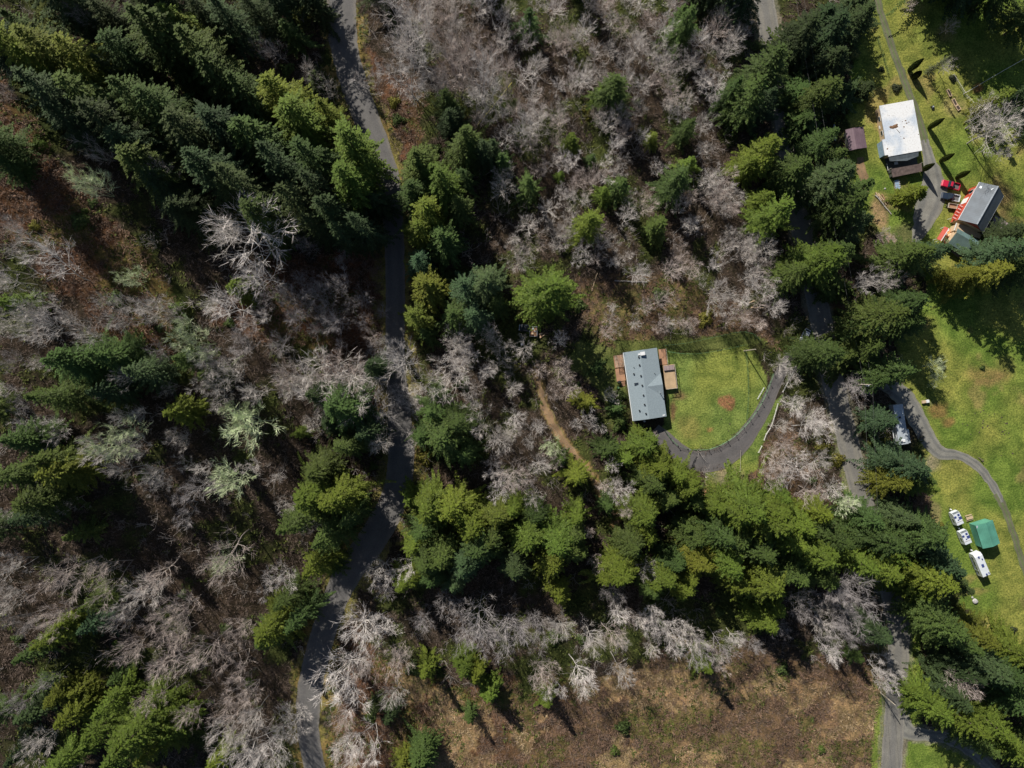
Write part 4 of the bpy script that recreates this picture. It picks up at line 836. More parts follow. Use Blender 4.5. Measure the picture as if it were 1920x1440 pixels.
# ---- white roofed house
def white_house():
    F = fit((1650,196.5),(1710.5,189),(1731,284),(1664,292), 3.2); W, L = F[2], F[3]
    t = place('white_house', 'house with stained white flat roof, dark porch roof and patio below', 'house', F)
    MB().box(-W/2+.35, W/2-.3, -L/2+.3, L/2-.3, -.2, 3.0).build('wall', M['tan'], t)
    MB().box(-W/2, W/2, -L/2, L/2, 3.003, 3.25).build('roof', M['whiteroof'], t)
    x, y = local(t, 1657.5, 261, 3.25); x2, y2 = local(t, 1662, 288, 3.25)
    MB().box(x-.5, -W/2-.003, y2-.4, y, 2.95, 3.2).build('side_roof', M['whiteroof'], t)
    MB().box(x-.35, -W/2+.3, y2-.2, y-.2, -.1, 2.94).build('side_wall', M['bluetarp'], t)
    for k, (u, v, r_) in enumerate(((1674,239,.9),(1678,237,1.1),(1681,234,.6),(1670,238,.6))):
        x, y = local(t, u, v, 3.25); g = MB(); n = 9
        pts = [(x+r_*random.uniform(.5, 1)*math.cos(a*6.283/n), y+r_*.6*random.uniform(.5, 1)*math.sin(a*6.283/n), 3.255+.002*k) for a in range(n)]
        g.add(pts+[(x, y, 3.4)], [(i, (i+1) % n, n) for i in range(n)]); g.build('leaf_heap', M['litterm'], t)
    rg = random.Random(4)
    for u, v in ((1687,249),(1689,256),(1695,259),(1698,226),(1704,229),(1711,238),(1700,231),(1655.5,213),(1667,216.5),(1722,252),(1692,228),(1695,238),(1664,279)):
        x, y = local(t, u, v, 3.25); r_ = rg.uniform(.1, .3); n = 6
        pts = [(x+r_*rg.uniform(.6, 1.3)*math.cos(a*6.283/n), y+r_*rg.uniform(.4, 1)*math.sin(a*6.283/n), 3.255) for a in range(n)]
        MB().add(pts+[(x, y, 3.33)], [(i, (i+1) % n, n) for i in range(n)]).build('leaf_clump', M['litterm'], t)
    b = MB(); b.tube(tuple(local(t, 1681, 242, 3.3))+(3.3,), tuple(local(t, 1687, 249, 3.3))+(3.3,), .05); b.build('fallen_branch', M['trunk'], t)
    # porch: dark sloped roof, patio recess, brown lower roof
    y0 = -L/2
    MB().add([(-W/2+.1, y0-.003, 3.15), (W/2-1.0, y0-.003, 3.15), (W/2-1.0, y0-1.2, 2.75), (0.4, y0-1.9, 2.65), (-W/2+.4, y0-1.2, 2.75),
              (-W/2+.1, y0-.003, 3.0), (W/2-1.0, y0-.003, 3.0), (W/2-1.0, y0-1.2, 2.6), (0.4, y0-1.9, 2.5), (-W/2+.4, y0-1.2, 2.6)],
             [(0,4,3,2,1),(5,6,7,8,9),(4,9,8,3),(3,8,7,2),(2,7,6,1),(0,5,9,4),(0,1,6,5)]).build('porch_roof', M['darkgrey'], t)
    x, y = local(t, 1699.5, 289, 2.9); MB().tube((x, y, 2.7), (x, y, 3.05), .22, .2, 8).build('porch_vent', M['white'], t)
    MB().box(-W/2+.6, W/2-.1, y0-3.3, y0-.1+.35, .1, .3).build('patio_floor', M['darkwall'], t)
    MB().add([(-W/2+.6, y0-3.3, 2.4), (W/2-.3, y0-3.3, 2.4), (W/2-.2, y0-5.4, 1.9), (-W/2+.9, y0-5.6, 1.9), (-W/2+.6, y0-3.3, 2.25), (W/2-.3, y0-3.3, 2.25), (W/2-.2, y0-5.4, 1.75), (-W/2+.9, y0-5.6, 1.75)],
             [(0,3,2,1),(4,5,6,7),(0,1,5,4),(1,2,6,5),(2,3,7,6),(3,0,4,7)]).build('lower_roof', M['brownroof'], t)
    MB().box(-W/2+1.0, W/2-.5, y0-5.2, y0-3.35, 0, 1.9-.1).build('lower_wall', M['darkwall'], t)
    for x in (-W/2+.5, W/2-.25): MB().box(x, x+.12, y0-3.2, y0-3.08, .3, 2.6).build('post', M['post'], t)
    MB().box(-W/2+.42, -W/2+.5, y0-3.2, y0-1.3, 1.0, 1.08).build('side_rail', M['white'], t)
    x, y = local(t, 1680, 306, .8); b = MB().box(x-.5, x+.5, y-.4, y+.4, .85, .92); tb = b.build('patio_table', M['white'], t)
    for sx in (-1, 1):
        for sy in (-1, 1): MB().box(x+sx*.42-.03, x+sx*.42+.03, y+sy*.32-.03, y+sy*.32+.03, .302, .848).build('leg', M['white'], tb)
    for yy in (-4, 0, 4): window(t, -W/2+.35, yy, 1.0, 1.3, 1.0, '-x')
    x, y = local(t, 1652.5, 238, 1.2); MB().box(x-.4, x+.3, y-.45, y+.45, .6, 1.2).build('cooling_unit', M['white'], t, .03)
M['polewood'] = simple('pole_wood', (.42, .37, .30), .85, var=.15); M['mosslog'] = simple('mossy_log', (.40, .36, .08), .9)
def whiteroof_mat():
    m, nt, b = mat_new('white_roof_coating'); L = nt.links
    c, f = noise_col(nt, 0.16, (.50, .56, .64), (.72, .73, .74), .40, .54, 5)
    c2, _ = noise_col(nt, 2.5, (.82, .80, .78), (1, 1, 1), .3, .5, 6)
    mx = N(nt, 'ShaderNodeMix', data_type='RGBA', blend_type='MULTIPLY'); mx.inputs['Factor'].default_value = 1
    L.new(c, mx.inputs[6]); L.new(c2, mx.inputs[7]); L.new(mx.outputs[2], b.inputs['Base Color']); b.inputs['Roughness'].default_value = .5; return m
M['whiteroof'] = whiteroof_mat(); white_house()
# ---- purple brown shed
F = fit((1587,243),(1618,238),(1626,275),(1593,282), 2.6); W, L = F[2], F[3]
t = place('garden_shed', 'small open shed with purple brown metal roof beside the dirt track', 'shed', F)
gable_y(MB(), W-.3, L-.3, 2.3, 2.85, -.6).build('roof', M['purple'], t); MB().box(-W/2+.4, -W/2+.5, -L/2+.3, L/2-.3, 0, 2.3).box(-W/2+.5, W/2-.4, L/2-.4, L/2-.3, 0, 2.28).build('wall', M['darkwall'], t)
for sx in (-1, 1): MB().box(sx*(W/2-.45)-.07, sx*(W/2-.45)+.07, -L/2+.25, -L/2+.39, -.1, 2.28).build('post', M['post'], t)
MB().box(-.8, .6, -L/2+.6, -L/2+1.6, 0, .9).build('stored_box', M['silver'], t, .03)
# ---- pale boat beside it
F = fit((1561,234),(1567,233),(1571,262),(1564,263), .5); t = place('rowing_boat', 'pale grey upturned boat lying left of the purple brown shed', 'boat', F)
b = MB(); n = 9; ring = []
for i in range(n):
    y = -F[3]/2+F[3]*i/(n-1); w_ = .5*math.sin(math.pi*(.1+.85*i/(n-1)))**.6
    ring += [(-w_, y, 0.05), (-w_*.8, y, .32), (0, y, .46), (w_*.8, y, .32), (w_, y, .05)]
fs = [(i*5+k, i*5+k+1, (i+1)*5+k+1, (i+1)*5+k) for i in range(n-1) for k in range(4)]; b.add(ring, fs+[(0,1,2,3,4)[::-1], tuple(range((n-1)*5, n*5))]); b.build('hull', M['silver'], t)
MB().box(-.04, .04, -F[3]/2+.4, F[3]/2-.4, .44, .52).build('keel', M['post'], t)
# ---- blue covered rack
F = fit((1677,338),(1686,337),(1690,355),(1680,357), .8); W, L = F[2], F[3]; t = place('pallet_rack', 'blue tarp covered rack with pale slats below the brown porch roof', 'rack', F)
MB().box(-W/2, W/2, -L/2, L/2, 0, .75).build('frame', M['post'], t); MB().box(-W/2+.05, W/2-.3, -L/2+.05, L/2-.05, .752, .82).build('tarp', M['bluetarp'], t, .01)
for k in range(4): MB().box(-W/2-.02, W/2+.02, -L/2+.2+k*L/4.3, -L/2+.32+k*L/4.3, .822, .87).build('slat', M['silver'], t)
# ---- barn
def barn():
    F = fit((1837,341),(1882,367),(1842,438),(1798,411), 4.6); W, L = F[2], F[3]
    t = place('barn', 'large barn with slate grey metal roof, white trim and red side wall', 'barn', F)
    walls_gable(MB(), W-.7, L-1.0, 4.45, 6.9).build('wall', M['red'], t)
    MB().box(-W/2+.36, W/2-.36, -L/2+.44, -L/2+.498, 0, 4.4).build('end_wall', M['tan'], t)
    gable_y(MB(), W-.5, L-.5, 4.5, 7.1).build('roof', M['barnroof'], t)
    MB().box(-.16, .16, -L/2, L/2, 7.18, 7.27).build('ridge_cap', M['silver'], t)
    for sx in (-1, 1): MB().box(sx*(W/2+.02)-.07, sx*(W/2+.02)+.07, -L/2, L/2, 4.42, 4.58).build('eave_trim', M['white'], t)
    b = MB(); b.add([(-W/2+.4, L/2-1.6, 5.0), (-W/2+2.6, L/2-2.4, 6.15), (-.7, L/2-1.2, 7.0), (-.6, L/2-.8, 7.05), (-W/2+2.4, L/2-1.7, 6.05), (-W/2+.5, L/2-1.0, 5.05)], [(0,1,4,5),(1,2,3,4)]); b.build('pale_flashing', M['silver'], t)
    x = -(W-.7)/2
    for y, w_, h_, z in ((3.9, 1.2, 1.5, 1.6), (L/2-2.2, 1.1, 1.3, 1.6)): window(t, x, y, z, w_, h_, '-x')
    d = MB().box(x-.09, x-.02, .2, 2.0, .1, 2.6).build('door', M['white'], t); MB().box(x-.13, x-.09, 1.75, 1.85, 1.2, 1.3).build('handle', M['black'], d)
    # white railed ramp at the lower end of the red wall
    for k in range(5): MB().box(x-1.1, x-.1, -L/2+.9+k*.95, -L/2+1.02+k*.95, 2.3, 2.42).build('ramp_slat', M['white'], t)
    MB().box(x-1.12, x-.05, -L/2+.8, -L/2+5.3, 1.9, 2.0).build('ramp', M['red'], t)
    for yy in (-L/2+.8, -L/2+5.2): MB().box(x-1.1, x-1.0, yy, yy+.1, 0, 1.9).build('ramp_post', M['white'], t)
    # tan flat link roof and small teal roofed wing
    F2 = fit((1797,413),(1840,438),(1836,452),(1792,427), 3.2)
    l = place('link_roof', 'flat tan roof joining the barn to its teal wing', 'roof', F2); MB().box(-F2[2]/2, F2[2]/2, -F2[3]/2, F2[3]/2, 2.9, 3.1).build('roof_sheet', M['tan'], l)
    MB().box(-F2[2]/2+.3, F2[2]/2-.3, -F2[3]/2+.2, F2[3]/2-.2, 0, 2.897).build('wall', M['tan'], l); MB().box(-F2[2]/2-.1, -F2[2]/2-.003, -F2[3]/2, F2[3]/2, 2.85, 3.2).build('white_edge', M['white'], l)
    F3 = fit((1793.5,428),(1835.5,452.5),(1817.5,480),(1780,455), 3.3); W3, L3 = F3[2], F3[3]
    k = place('barn_wing', 'small barn wing with teal metal roof half under the dark conifer', 'outbuilding', F3)
    ry = L3/2-1.5
    for ya, yb, za, zb, nm, mt in ((L3/2, ry, 3.5, 4.3, 'upper_roof', 'tealroof'), (ry, -L3/2, 4.3, 3.0, 'lower_roof', 'tealdark')):
        MB().add([(-W3/2,ya,za),(W3/2,ya,za),(W3/2,yb,zb),(-W3/2,yb,zb),(-W3/2,ya,za+.12),(W3/2,ya,za+.12),(W3/2,yb,zb+.12),(-W3/2,yb,zb+.12)], [(0,1,2,3),(7,6,5,4),(0,4,5,1),(1,5,6,2),(2,6,7,3),(3,7,4,0)]).build(nm, M[mt], k)
    MB().box(-W3/2+.3, W3/2-.3, -L3/2+.3, L3/2-.3, 0, 2.95).build('wall', M['tan'], k)
M['tealdark'] = ribbed('dark_teal_metal_roof', (.10, .15, .14), .5, 'X', .6, .1, dark=.85)  # darker, duller teal for the lower slope
barn()
# red awning, plywood, right deck and walkway by the barn
F = fit((1772,427),(1779,425),(1764,450),(1757,449), 2.4); W, L = F[2], F[3]; t = place('awning', 'bright red slanting awning with white edge left of the teal wing', 'awning', F)
MB().add([(-W/2,-L/2,2.1),(W/2,-L/2,2.5),(W/2,L/2,2.5),(-W/2,L/2,2.1),(-W/2,-L/2,2.0),(W/2,-L/2,2.4),(W/2,L/2,2.4),(-W/2,L/2,2.0)], [(0,1,2,3),(7,6,5,4),(0,4,5,1),(1,5,6,2),(2,6,7,3),(3,7,4,0)]).build('sheet', M['red'], t)
MB().box(W/2+.003, W/2+.2, -L/2, L/2, 2.45, 2.53).build('edge_trim', M['white'], t)
for sy in (-1, 1): MB().box(-W/2+.05, -W/2+.15, sy*(L/2-.1)-.05, sy*(L/2-.1)+.05, 0, 2.0).build('post', M['white'], t); MB().box(W/2-.15, W/2-.05, sy*(L/2-.1)-.05, sy*(L/2-.1)+.05, 0, 2.35).build('post', M['white'], t)
F = fit((1780,428),(1787,433),(1776,458),(1767,451), .6); W, L = F[2], F[3]; t = place('plywood_platform', 'low orange plywood platform littered with offcuts beside the red awning', 'platform', F)
MB().box(-W/2, W/2, -L/2, L/2, .3, .5).build('platform_top', M['orange'], t)
for sx in (-1, 1):
    for sy in (-1, 1): MB().box(sx*(W/2-.15)-.06, sx*(W/2-.15)+.06, sy*(L/2-.15)-.06, sy*(L/2-.15)+.06, -.1, .298).build('post', M['post'], t)
for k in range(9):
    x, y = random.uniform(-W/2, W/2)*.8, random.uniform(-L/2, L/2)*.85; w_, l_ = random.uniform(.15, .4), random.uniform(.3, .9)
    MB().box(x-w_/2, x+w_/2, y-l_/2, y+l_/2, .502+k*.003, .56+k*.02).build('offcut', M[random.choice(['tan', 'white', 'orange', 'cream'])], t)
F = fit((1866,402),(1895,421),(1880,440),(1849,433), .7); W, L = F[2], F[3]; t = place('board_deck', 'weathered purple grey board deck at the far side of the barn', 'deck', F)
npl = 9
plm = [simple('weathered_plank', (.27, .21, .215), .85, var=.25, scale=.9), simple('weathered_plank_dark', (.21, .165, .17), .85, var=.25, scale=.9)]
for k in range(npl): MB().box(-W/2+random.uniform(0, .15), W/2-random.uniform(0, .2), -L/2+k*L/npl+.03, -L/2+(k+1)*L/npl-.03, .55, .62+random.uniform(0, .03)).build('plank', plm[k % 2], t)
for sx in (-1, 0, 1): MB().box(sx*(W/2-.4)-.08, sx*(W/2-.4)+.08, -L/2+.1, L/2-.1, .3, .548).build('joist', M['post'], t)
for sx in (-1, 0, 1):
    for sy in (-1, 1): MB().box(sx*(W/2-.4)-.08, sx*(W/2-.4)+.08, sy*(L/2-.3)-.08, sy*(L/2-.3)+.08, -.2, .298).build('post', M['post'], t)
F = fit((1784,470),(1788,466),(1817,492),(1812,497), .5); W, L = F[2], F[3]; t = place('plank_walkway', 'dark plank walkway in the shade below the teal wing', 'walkway', F)
for k in range(4): MB().box(-W/2+k*W/4+.02, -W/2+(k+1)*W/4-.02, -L/2, L/2-random.uniform(0, .4), .3, .38).build('plank', plm[1], t)
for sy in (-1, 1): MB().box(-W/2, W/2, sy*(L/2-.5)-.1, sy*(L/2-.5)+.1, -.1, .297).build('bearer', M['post'], t)
# ---- vehicles
def wheel_mb(t, x, y, r, side, w_=.22, par=None):
    b = MB(); b.tube((x-side*w_/2, y, r), (x+side*w_/2, y, r), r, r, 14); o = b.build('wheel', M['tyre'], par or t)
    c = MB(); c.tube((x+side*(w_/2+.003), y, r), (x+side*(w_/2+.02), y, r), r*.6, r*.5, 10); c.build('rim', M['rim'], o)
def loft(b, secs):
    """secs: list of (y, halfwidth_low, halfwidth_top, z0, z1, ztop) cross sections -> shell"""
    n = 8; base = len(b.v); V = []
    for y, wl, wt, z0, z1 in secs: V += [(-wl*.92, y, z0), (-wl, y, z0+(z1-z0)*.35), (-wl*.98, y, z0+(z1-z0)*.75), (-wt, y, z1), (wt, y, z1), (wl*.98, y, z0+(z1-z0)*.75), (wl, y, z0+(z1-z0)*.35), (wl*.92, y, z0)]
    F_ = [(i*n+k, i*n+(k+1) % n, (i+1)*n+(k+1) % n, (i+1)*n+k) for i in range(len(secs)-1) for k in range(n)]
    F_ += [tuple(range(n))[::-1], tuple(range((len(secs)-1)*n, len(secs)*n))]; return b.add(V, F_)
def car(name, label, cat, nose, tail, paint, kind='suv', cover=None):
    a = G(*nose, .8); b_ = G(*tail, .8); d = Vector((a.x-b_.x, a.y-b_.y)); L = d.length; c = (a+b_)/2
    t = thing(name, label, cat, (c.x, c.y, float(hz(c.x, c.y))+.05), math.atan2(d.y, d.x)-math.pi/2); h = L/2; W = .96
    if kind == 'pickup':
        loft(MB(), [(h, .80, .70, .45, .78), (h-.25, W, .82, .35, .98), (h*.52, W, .86, .32, 1.08), (h*.30, W, .88, .32, 1.10), (-h*.18, W, .88, .32, 1.10)]).build('body', M[paint], t, .03)
        cb = loft(MB(), [(h*.36, .84, .74, 1.08, 1.12), (h*.20, .86, .68, 1.08, 1.70), (-h*.08, .86, .68, 1.08, 1.72), (-h*.19, .86, .70, 1.08, 1.60)]).build('cab', M['glass'], t)
        MB().box(-.66, .66, -h*.08, h*.18, 1.71, 1.77, .04).build('roof', M[paint], cb, .02)
        for sx in (-1, 1): MB().box(sx*.90-.07, sx*.90+.07, -h*.97, -h*.20, .45, 1.12).build('bed_side', M[cover or paint], t, .02)
        MB().box(-.83, .83, -h*.99, -h*.955, .45, 1.12).build('tailgate', M[cover or paint], t, .01); MB().box(-.83, .83, -h*.95, -h*.20, .55, .62).build('bed_floor', M['bedliner'], t); MB().box(-.83, .83, -h*.245, -h*.20, .62, 1.14).build('bed_front', M[cover or paint], t)
    else:
        loft(MB(), [(h, .74, .60, .45, .72), (h-.22, .93, .78, .33, .92), (h*.45, W, .84, .3, 1.02), (-h*.7, W, .86, .3, 1.06), (-h+.15, .93, .82, .35, 1.0), (-h, .86, .74, .45, .85)]).build('body', M[paint], t, .03)
        cb = loft(MB(), [(h*.48, .80, .70, 1.02, 1.06), (h*.20, .84, .64, 1.02, 1.56), (-h*.55, .84, .64, 1.03, 1.58), (-h*.86, .80, .66, 1.03, 1.12)]).build('greenhouse', M['glass'], t)
        MB().box(-.63, .63, -h*.56, h*.19, 1.57, 1.62, .05).build('roof', M[paint], cb, .02)
    for sx in (-1, 1):
        wheel_mb(t, sx*.85, h*.62, .36, sx); wheel_mb(t, sx*.85, -h*.58, .36, sx)
        MB().box(sx*.62-.16, sx*.62+.16, h-.14, h-.02, .66, .80).build('headlight', M['chrome'], t, .01); MB().box(sx*1.06-.1, sx*1.06+.1, h*.30, h*.30+.14, 1.02, 1.16).build('mirror', M['black'], t, .01)
    MB().box(-.86, .86, h-.04, h+.10, .42, .58).build('bumper', M['chrome'], t, .02); MB().box(-.86, .86, -h-.10, -h+.02, .42, .58).build('bumper', M['chrome'], t, .02)
    return t
car('pickup_truck', 'red pickup truck parked nearest the cypress beside the barn', 'pickup', (1766,342.5), (1799,351.5), 'redpaint', 'pickup')
car('pickup_truck', 'dark navy pickup truck with pale cargo rails parked beside the red one', 'pickup', (1765.5,366), (1799,373), 'navy', 'pickup', 'whitepaint')
car('parked_car', 'pale blue white car half under the conifer beside the valley road', 'car', (1504,640), (1516.5,618), 'whitepaint')
car('parked_car', 'black car parked under the big lone fir', 'car', (974,614), (992,615.5), 'black')
def utility_trailer(label, corners, load=None, frame='rail'):
    F = fit(*corners, .7); W, L = F[2], F[3]; t = place('utility_trailer', label, 'trailer', F)
    MB().box(-W/2, W/2, -L/2, L/2, .5, .58).build('bed', M['deckred'], t)
    for sx in (-1, 1): MB().box(sx*(W/2-.03)-.04, sx*(W/2-.03)+.04, -L/2, L/2, .582, 1.0).build('side_panel', M[frame], t); wheel_mb(t, sx*(W/2+.14), 0, .3, sx, .18)
    for sy in (-1, 1): MB().box(-W/2+.08, W/2-.08, sy*(L/2-.03)-.04, sy*(L/2-.03)+.04, .582, .98).build('end_panel', M[frame], t)
    b = MB(); b.tube((-W/2-.0, 0, .45), (-W/2-1.1, 0, .42), .05); b.build('tow_bar', M['black'], t); return t, W, L
utility_trailer('small box trailer with pale sides parked below the navy pickup', ((1779,380),(1795,384),(1793.5,393),(1777.5,389)))
t, W, L = utility_trailer('flat trailer with a pale frame and scrap under the lone fir', ((993,612),(1007,613),(1007,631.5),(993,630.5)), frame='silver')
for k in range(7): x, y = random.uniform(-.7, .7), random.uniform(-1, 1); MB().box(x-.25, x+.25, y-.3, y+.2, .60+k*.03, .72+k*.06).build('scrap', M[random.choice(['tan', 'rust', 'deckred', 'silver'])], t)
p = G(1013, 629, 0); t = thing('scrap_heap', 'pinkish brown heap of scrap boards beside the flat trailer', 'heap', p)
for k in range(8): x, y = random.uniform(-1, 1), random.uniform(-.6, .6); o = MB().box(-.5, .5, -.12, .12, .02+k*.07, .08+k*.07).build('board', M[random.choice(['deckred', 'rust', 'tan'])], t); o.location = (x, y, 0); o.rotation_euler = (0, 0, random.uniform(0, 3))
p = G(978.5, 645.5, 0); t = thing('water_barrel', 'white round barrel lid on the grass below the black car', 'barrel', p); MB().tube((0,0,0), (0,0,.85), .34, .34, 14).build('body', M['silver'], t); MB().tube((0,0,.852), (0,0,.92), .38, .36, 14).build('lid', M['white'], t)
# ---- silver mobile home
F = fit((1677.5,760),(1689.5,758),(1703,832),(1686,834), 3.0); W, L = 2.6, F[3]; t = place('mobile_home', 'long narrow silver mobile home between two conifers', 'mobile home', F)
MB().box(-W/2, W/2, -L/2, L/2, .45, 2.95).build('body', M['silver'], t, .06); MB().box(-W/2-.05, W/2+.05, -L/2-.05, L/2+.05, 2.952, 3.05).build('roof', M['silver'], t, .02)
MB().box(W/2+.003, W/2+.75, -L/2+.1, -L/2+3.9, .5, 2.9).build('slide_out', M['silver'], t, .03); MB().box(-.25, .25, 2-.25, 2.25, 3.052, 3.25, .04).build('roof_vent', M['black'], t)
MB().box(-.5, .5, -L/2+.6, -L/2+1.3, 3.052, 3.3, .06).build('cooling_unit', M['white'], t); MB().box(-W/2-.9, -W/2-.75, -L/2+.5, -L/2+4, 2.3, 2.38).box(-W/2-.88, -W/2-.8, -L/2+.5, -L/2+.58, 0, 2.3).box(-W/2-.88, -W/2-.8, -L/2+3.9, -L/2+3.98, 0, 2.3).build('awning_rail', M['white'], t)
for y in (-3, 0, 3): window(t, -W/2, y, 1.4, 1.1, .8, '-x'); 
for sx in (-1, 1):
    for y in (-1.2, 0): wheel_mb(t, sx*(W/2-.2), y, .36, sx)
# ---- green roofed shelter
F = fit((1829.7,985),(1861,975),(1875.7,1019),(1842.6,1028.5), 3.2); W, L = F[2], F[3]; t = place('green_shelter', 'square metal shelter with plain green roof beside the parked trailers', 'shelter', F)
walls_gable(MB(), W-.3, L-.3, 3.0, 3.75).build('wall', M['greenroof'], t); gable_y(MB(), W-.4, L-.4, 3.05, 3.85, 0, .22, .1).build('roof', M['greenroof'], t)
MB().add([(-W/2+.02, L/2-.9, 3.185), (-W/2+1.3, L/2-.55, 3.51), (-W/2+1.2, L/2-.1, 3.49), (-W/2+.1, L/2-.2, 3.21)], [(0,1,2,3)]).build('white_patch', M['silver'], t)
# ---- campers
def camper(label, corners, z=2.6, long=False):
    F = fit(*corners, z); W, L = F[2], F[3]; t = place('travel_trailer' if long else 'camper_trailer', label, 'trailer', F, None if long else 'small campers parked in line')
    x0, x1 = -W/2, W/2; wm = 'whitepaint'
    b = MB(); h = L/2; b.prism([(-h, .5), (h-.5, .5), (h, 1.0), (h-.15, z-.45), (h-(.9 if long else .55), z), (-h+.1, z)], x0, x1); b.build('body', M[wm], t, .05)
    if long:
        for u, v, s_ in ((1835,1045,.28),(1841.5,1048.5,.2),(1842.5,1060.5,.42),(1850,1077,.28),(1854,1074,.18)):
            x, y = local(t, u, v, z); MB().box(x-s_*.8, x+s_*.8, y-s_, y+s_, z+.002, z+.16, .03).build('roof_vent', M['blueglass'], t)
        for y, w_ in ((h*.6, .9), (h*.15, 1.6), (-h*.3, 1.0), (-h*.62, .7)): window(t, x0, y, 1.5, w_, .7, '-x', 'chrome')
        MB().box(x0-.06, x0-.01, -h+.4, h-1.2, 1.0, 1.12).build('side_stripe', M['blueglass'], t); MB().box(x0-.08, x0-.02, -h*.52, -h*.40, .6, 2.4).build('door', M['silver'], t)
    else:
        for u, v, s_ in ((.16, .30, .30), (.70, .22, .30), (.78, .46, .42), (.42, .56, .17)):
            x = x0+u*W; y = h-v*L-.2; MB().box(x-s_, x+s_, y-s_*.85, y+s_*.85, z+.002, z+.12, .02).build('roof_vent', M['blueglass'], t)
        MB().prism([(h-.52, z+.004), (h-.16, z-.42), (h-.13, z-.42), (h-.49, z+.02)], x0+.1, x1-.1).build('front_window', M['darkgrey'], t)
        MB().box(x0+.05, x1-.05, -h+.95, -h+1.0, z+.002, z+.05).build('roof_seam', M['rust'], t); window(t, x0, -.3, 1.4, .9, .6, '-x', 'chrome')
    for sx in (-1, 1):
        for y in ((-.2, -1.1) if long else (-.2,)): wheel_mb(t, sx*(W/2-.12), y, .34, sx, .2)
    b = MB(); b.tube((-.5, h-.2, .5), (0, h+1.1, .48), .05); b.tube((.5, h-.2, .5), (0, h+1.1, .48), .05); b.build('tow_bar', M['black'], t)
    MB().tube((0, h+.35, .5), (0, h+.35, .95), .2, .18, 10).build('gas_bottle', M['white'], t); return t
camper('upper of two small white campers with blue roof vents', ((1785.5,961.5),(1797.5,958),(1808.5,981.5),(1795.5,987)))
camper('lower of two small white campers, just left of the green roofed shelter', ((1800.5,997),(1812.5,993.5),(1823.8,1017.5),(1810.5,1023)))
camper('long white travel trailer with dark windows below the green roofed shelter', ((1825.5,1039),(1840,1036),(1858,1077),(1843.8,1084)), 3.1, True)
F = fit((1811,969),(1824,967.5),(1825.5,973),(1812.5,974.5), .75); W, L = 1.9, .8; t = place('picnic_table', 'small tan picnic table right of the upper camper', 'table', F)
for k in range(4): MB().box(-W/2, W/2, -L/2+k*L/4+.01, -L/2+(k+1)*L/4-.01, .70, .75).build('plank', M['tan'], t)
for sy in (-1, 1): MB().box(-W/2, W/2, sy*.72-.13, sy*.72+.13, .42, .46).build('bench', M['tan'], t)
for sx in (-1, 1): MB().box(sx*.7-.04, sx*.7+.04, -.75, .75, .34, .418).box(sx*.7-.04, sx*.7+.04, -.3, -.2, 0, .34).box(sx*.7-.04, sx*.7+.04, .2, .3, 0, .34).box(sx*.7-.04, sx*.7+.04, -.06, .06, .42, .698).build('trestle', M['post'], t)
# ---- fences
def fence(name, label, pts, height, kind, spacing=2.4, rails=2, closed_posts=True):
    P = [G(u, v, 0) for u, v in pts]; t = thing(name, label, 'fence', P[0]); o = P[0]
    path = catmull([(p.x, p.y) for p in P], .3) if len(P) > 2 else np.array([(P[0].x+(P[1].x-P[0].x)*k/40, P[0].y+(P[1].y-P[0].y)*k/40) for k in range(41)])
    s = np.concatenate([[0], np.cumsum(np.linalg.norm(np.diff(path, axis=0), axis=1))]); n = max(1, round(s[-1]/spacing))
    Q = [Vector((np.interp(s[-1]*k/n, s, path[:, 0]), np.interp(s[-1]*k/n, s, path[:, 1]), 0)) for k in range(n+1)]
    for q in Q: q.z = float(hz(q.x, q.y))
    pm, rm, pr = {'mesh': ('black', 'fence', .05), 'white': ('whiterail', 'whiterail', .07), 'wood': ('post', 'post', .06), 'lawn': ('black', 'fence', .07)}[kind]
    for q in Q:
        b = MB(); l = q-o; b.tube(l-Vector((0,0,.15)), l+Vector((0,0,height+.06)), pr, pr, 6)
        if kind == 'lawn': b.tube(l+Vector((0,0,height+.06)), l+Vector((0,0,height+.2)), .17, .12, 8)
        b.build('post', M[pm], t)
    for a, c in zip(Q[:-1], Q[1:]):
        la, lc = a-o, c-o
        if kind in ('mesh', 'lawn'):
            b = MB()
            for k in range(6): z = Vector((0, 0, .08+(height-.1)*k/5)); b.tube(la+z, lc+z, .022 if k == 5 else .012, None, 3)
            m_ = max(2, int((lc-la).length/.35))
            for k in range(1, m_): w_ = la.lerp(lc, k/m_); b.tube(w_+Vector((0,0,.08)), w_+Vector((0,0,height-.02)), .010, None, 3)
            b.build('wire_panel', M[rm], t)
        else:
            for k in range(rails): z = Vector((0, 0, height*(.92-.42*k))); b = MB(); b.tube(la+z, lc+z, .05, None, 4); b.build('rail', M[rm], t)
    return t
fence('lawn_fence', 'green wire fence with capped black posts curving along the driveway', [(1245,806),(1262,829),(1278,839),(1300,843),(1330,842),(1365,826),(1392,803),(1418,770),(1436,736),(1449,700)], 1.2, 'lawn', 3.0)
fence('lawn_fence', 'green wire fence along the top edge of the lawn', [(1250,659),(1275,663),(1300,664),(1325,661),(1360,655),(1400,646)], 1.2, 'mesh', 2.6)
fence('lawn_fence', 'straight green wire fence crossing the lawn top to bottom', [(1397,655),(1401,700),(1402,745),(1399,786)], 1.2, 'mesh', 2.6)
fence('lawn_fence', 'outer dark wire fence in the shade above the lawn', [(1243,648),(1290,643),(1340,632),(1400,622),(1425,640)], 1.2, 'mesh', 2.8)
fence('rail_fence', 'white rail fence beside the upper end of the asphalt driveway', [(1491,686),(1478,712),(1466,735)], 1.0, 'white', 2.0)
fence('rail_fence', 'white rail fence above the grass strip right of the driveway', [(1457,757),(1450,782),(1444,800),(1436,812),(1431,825)], 1.0, 'white', 2.0)
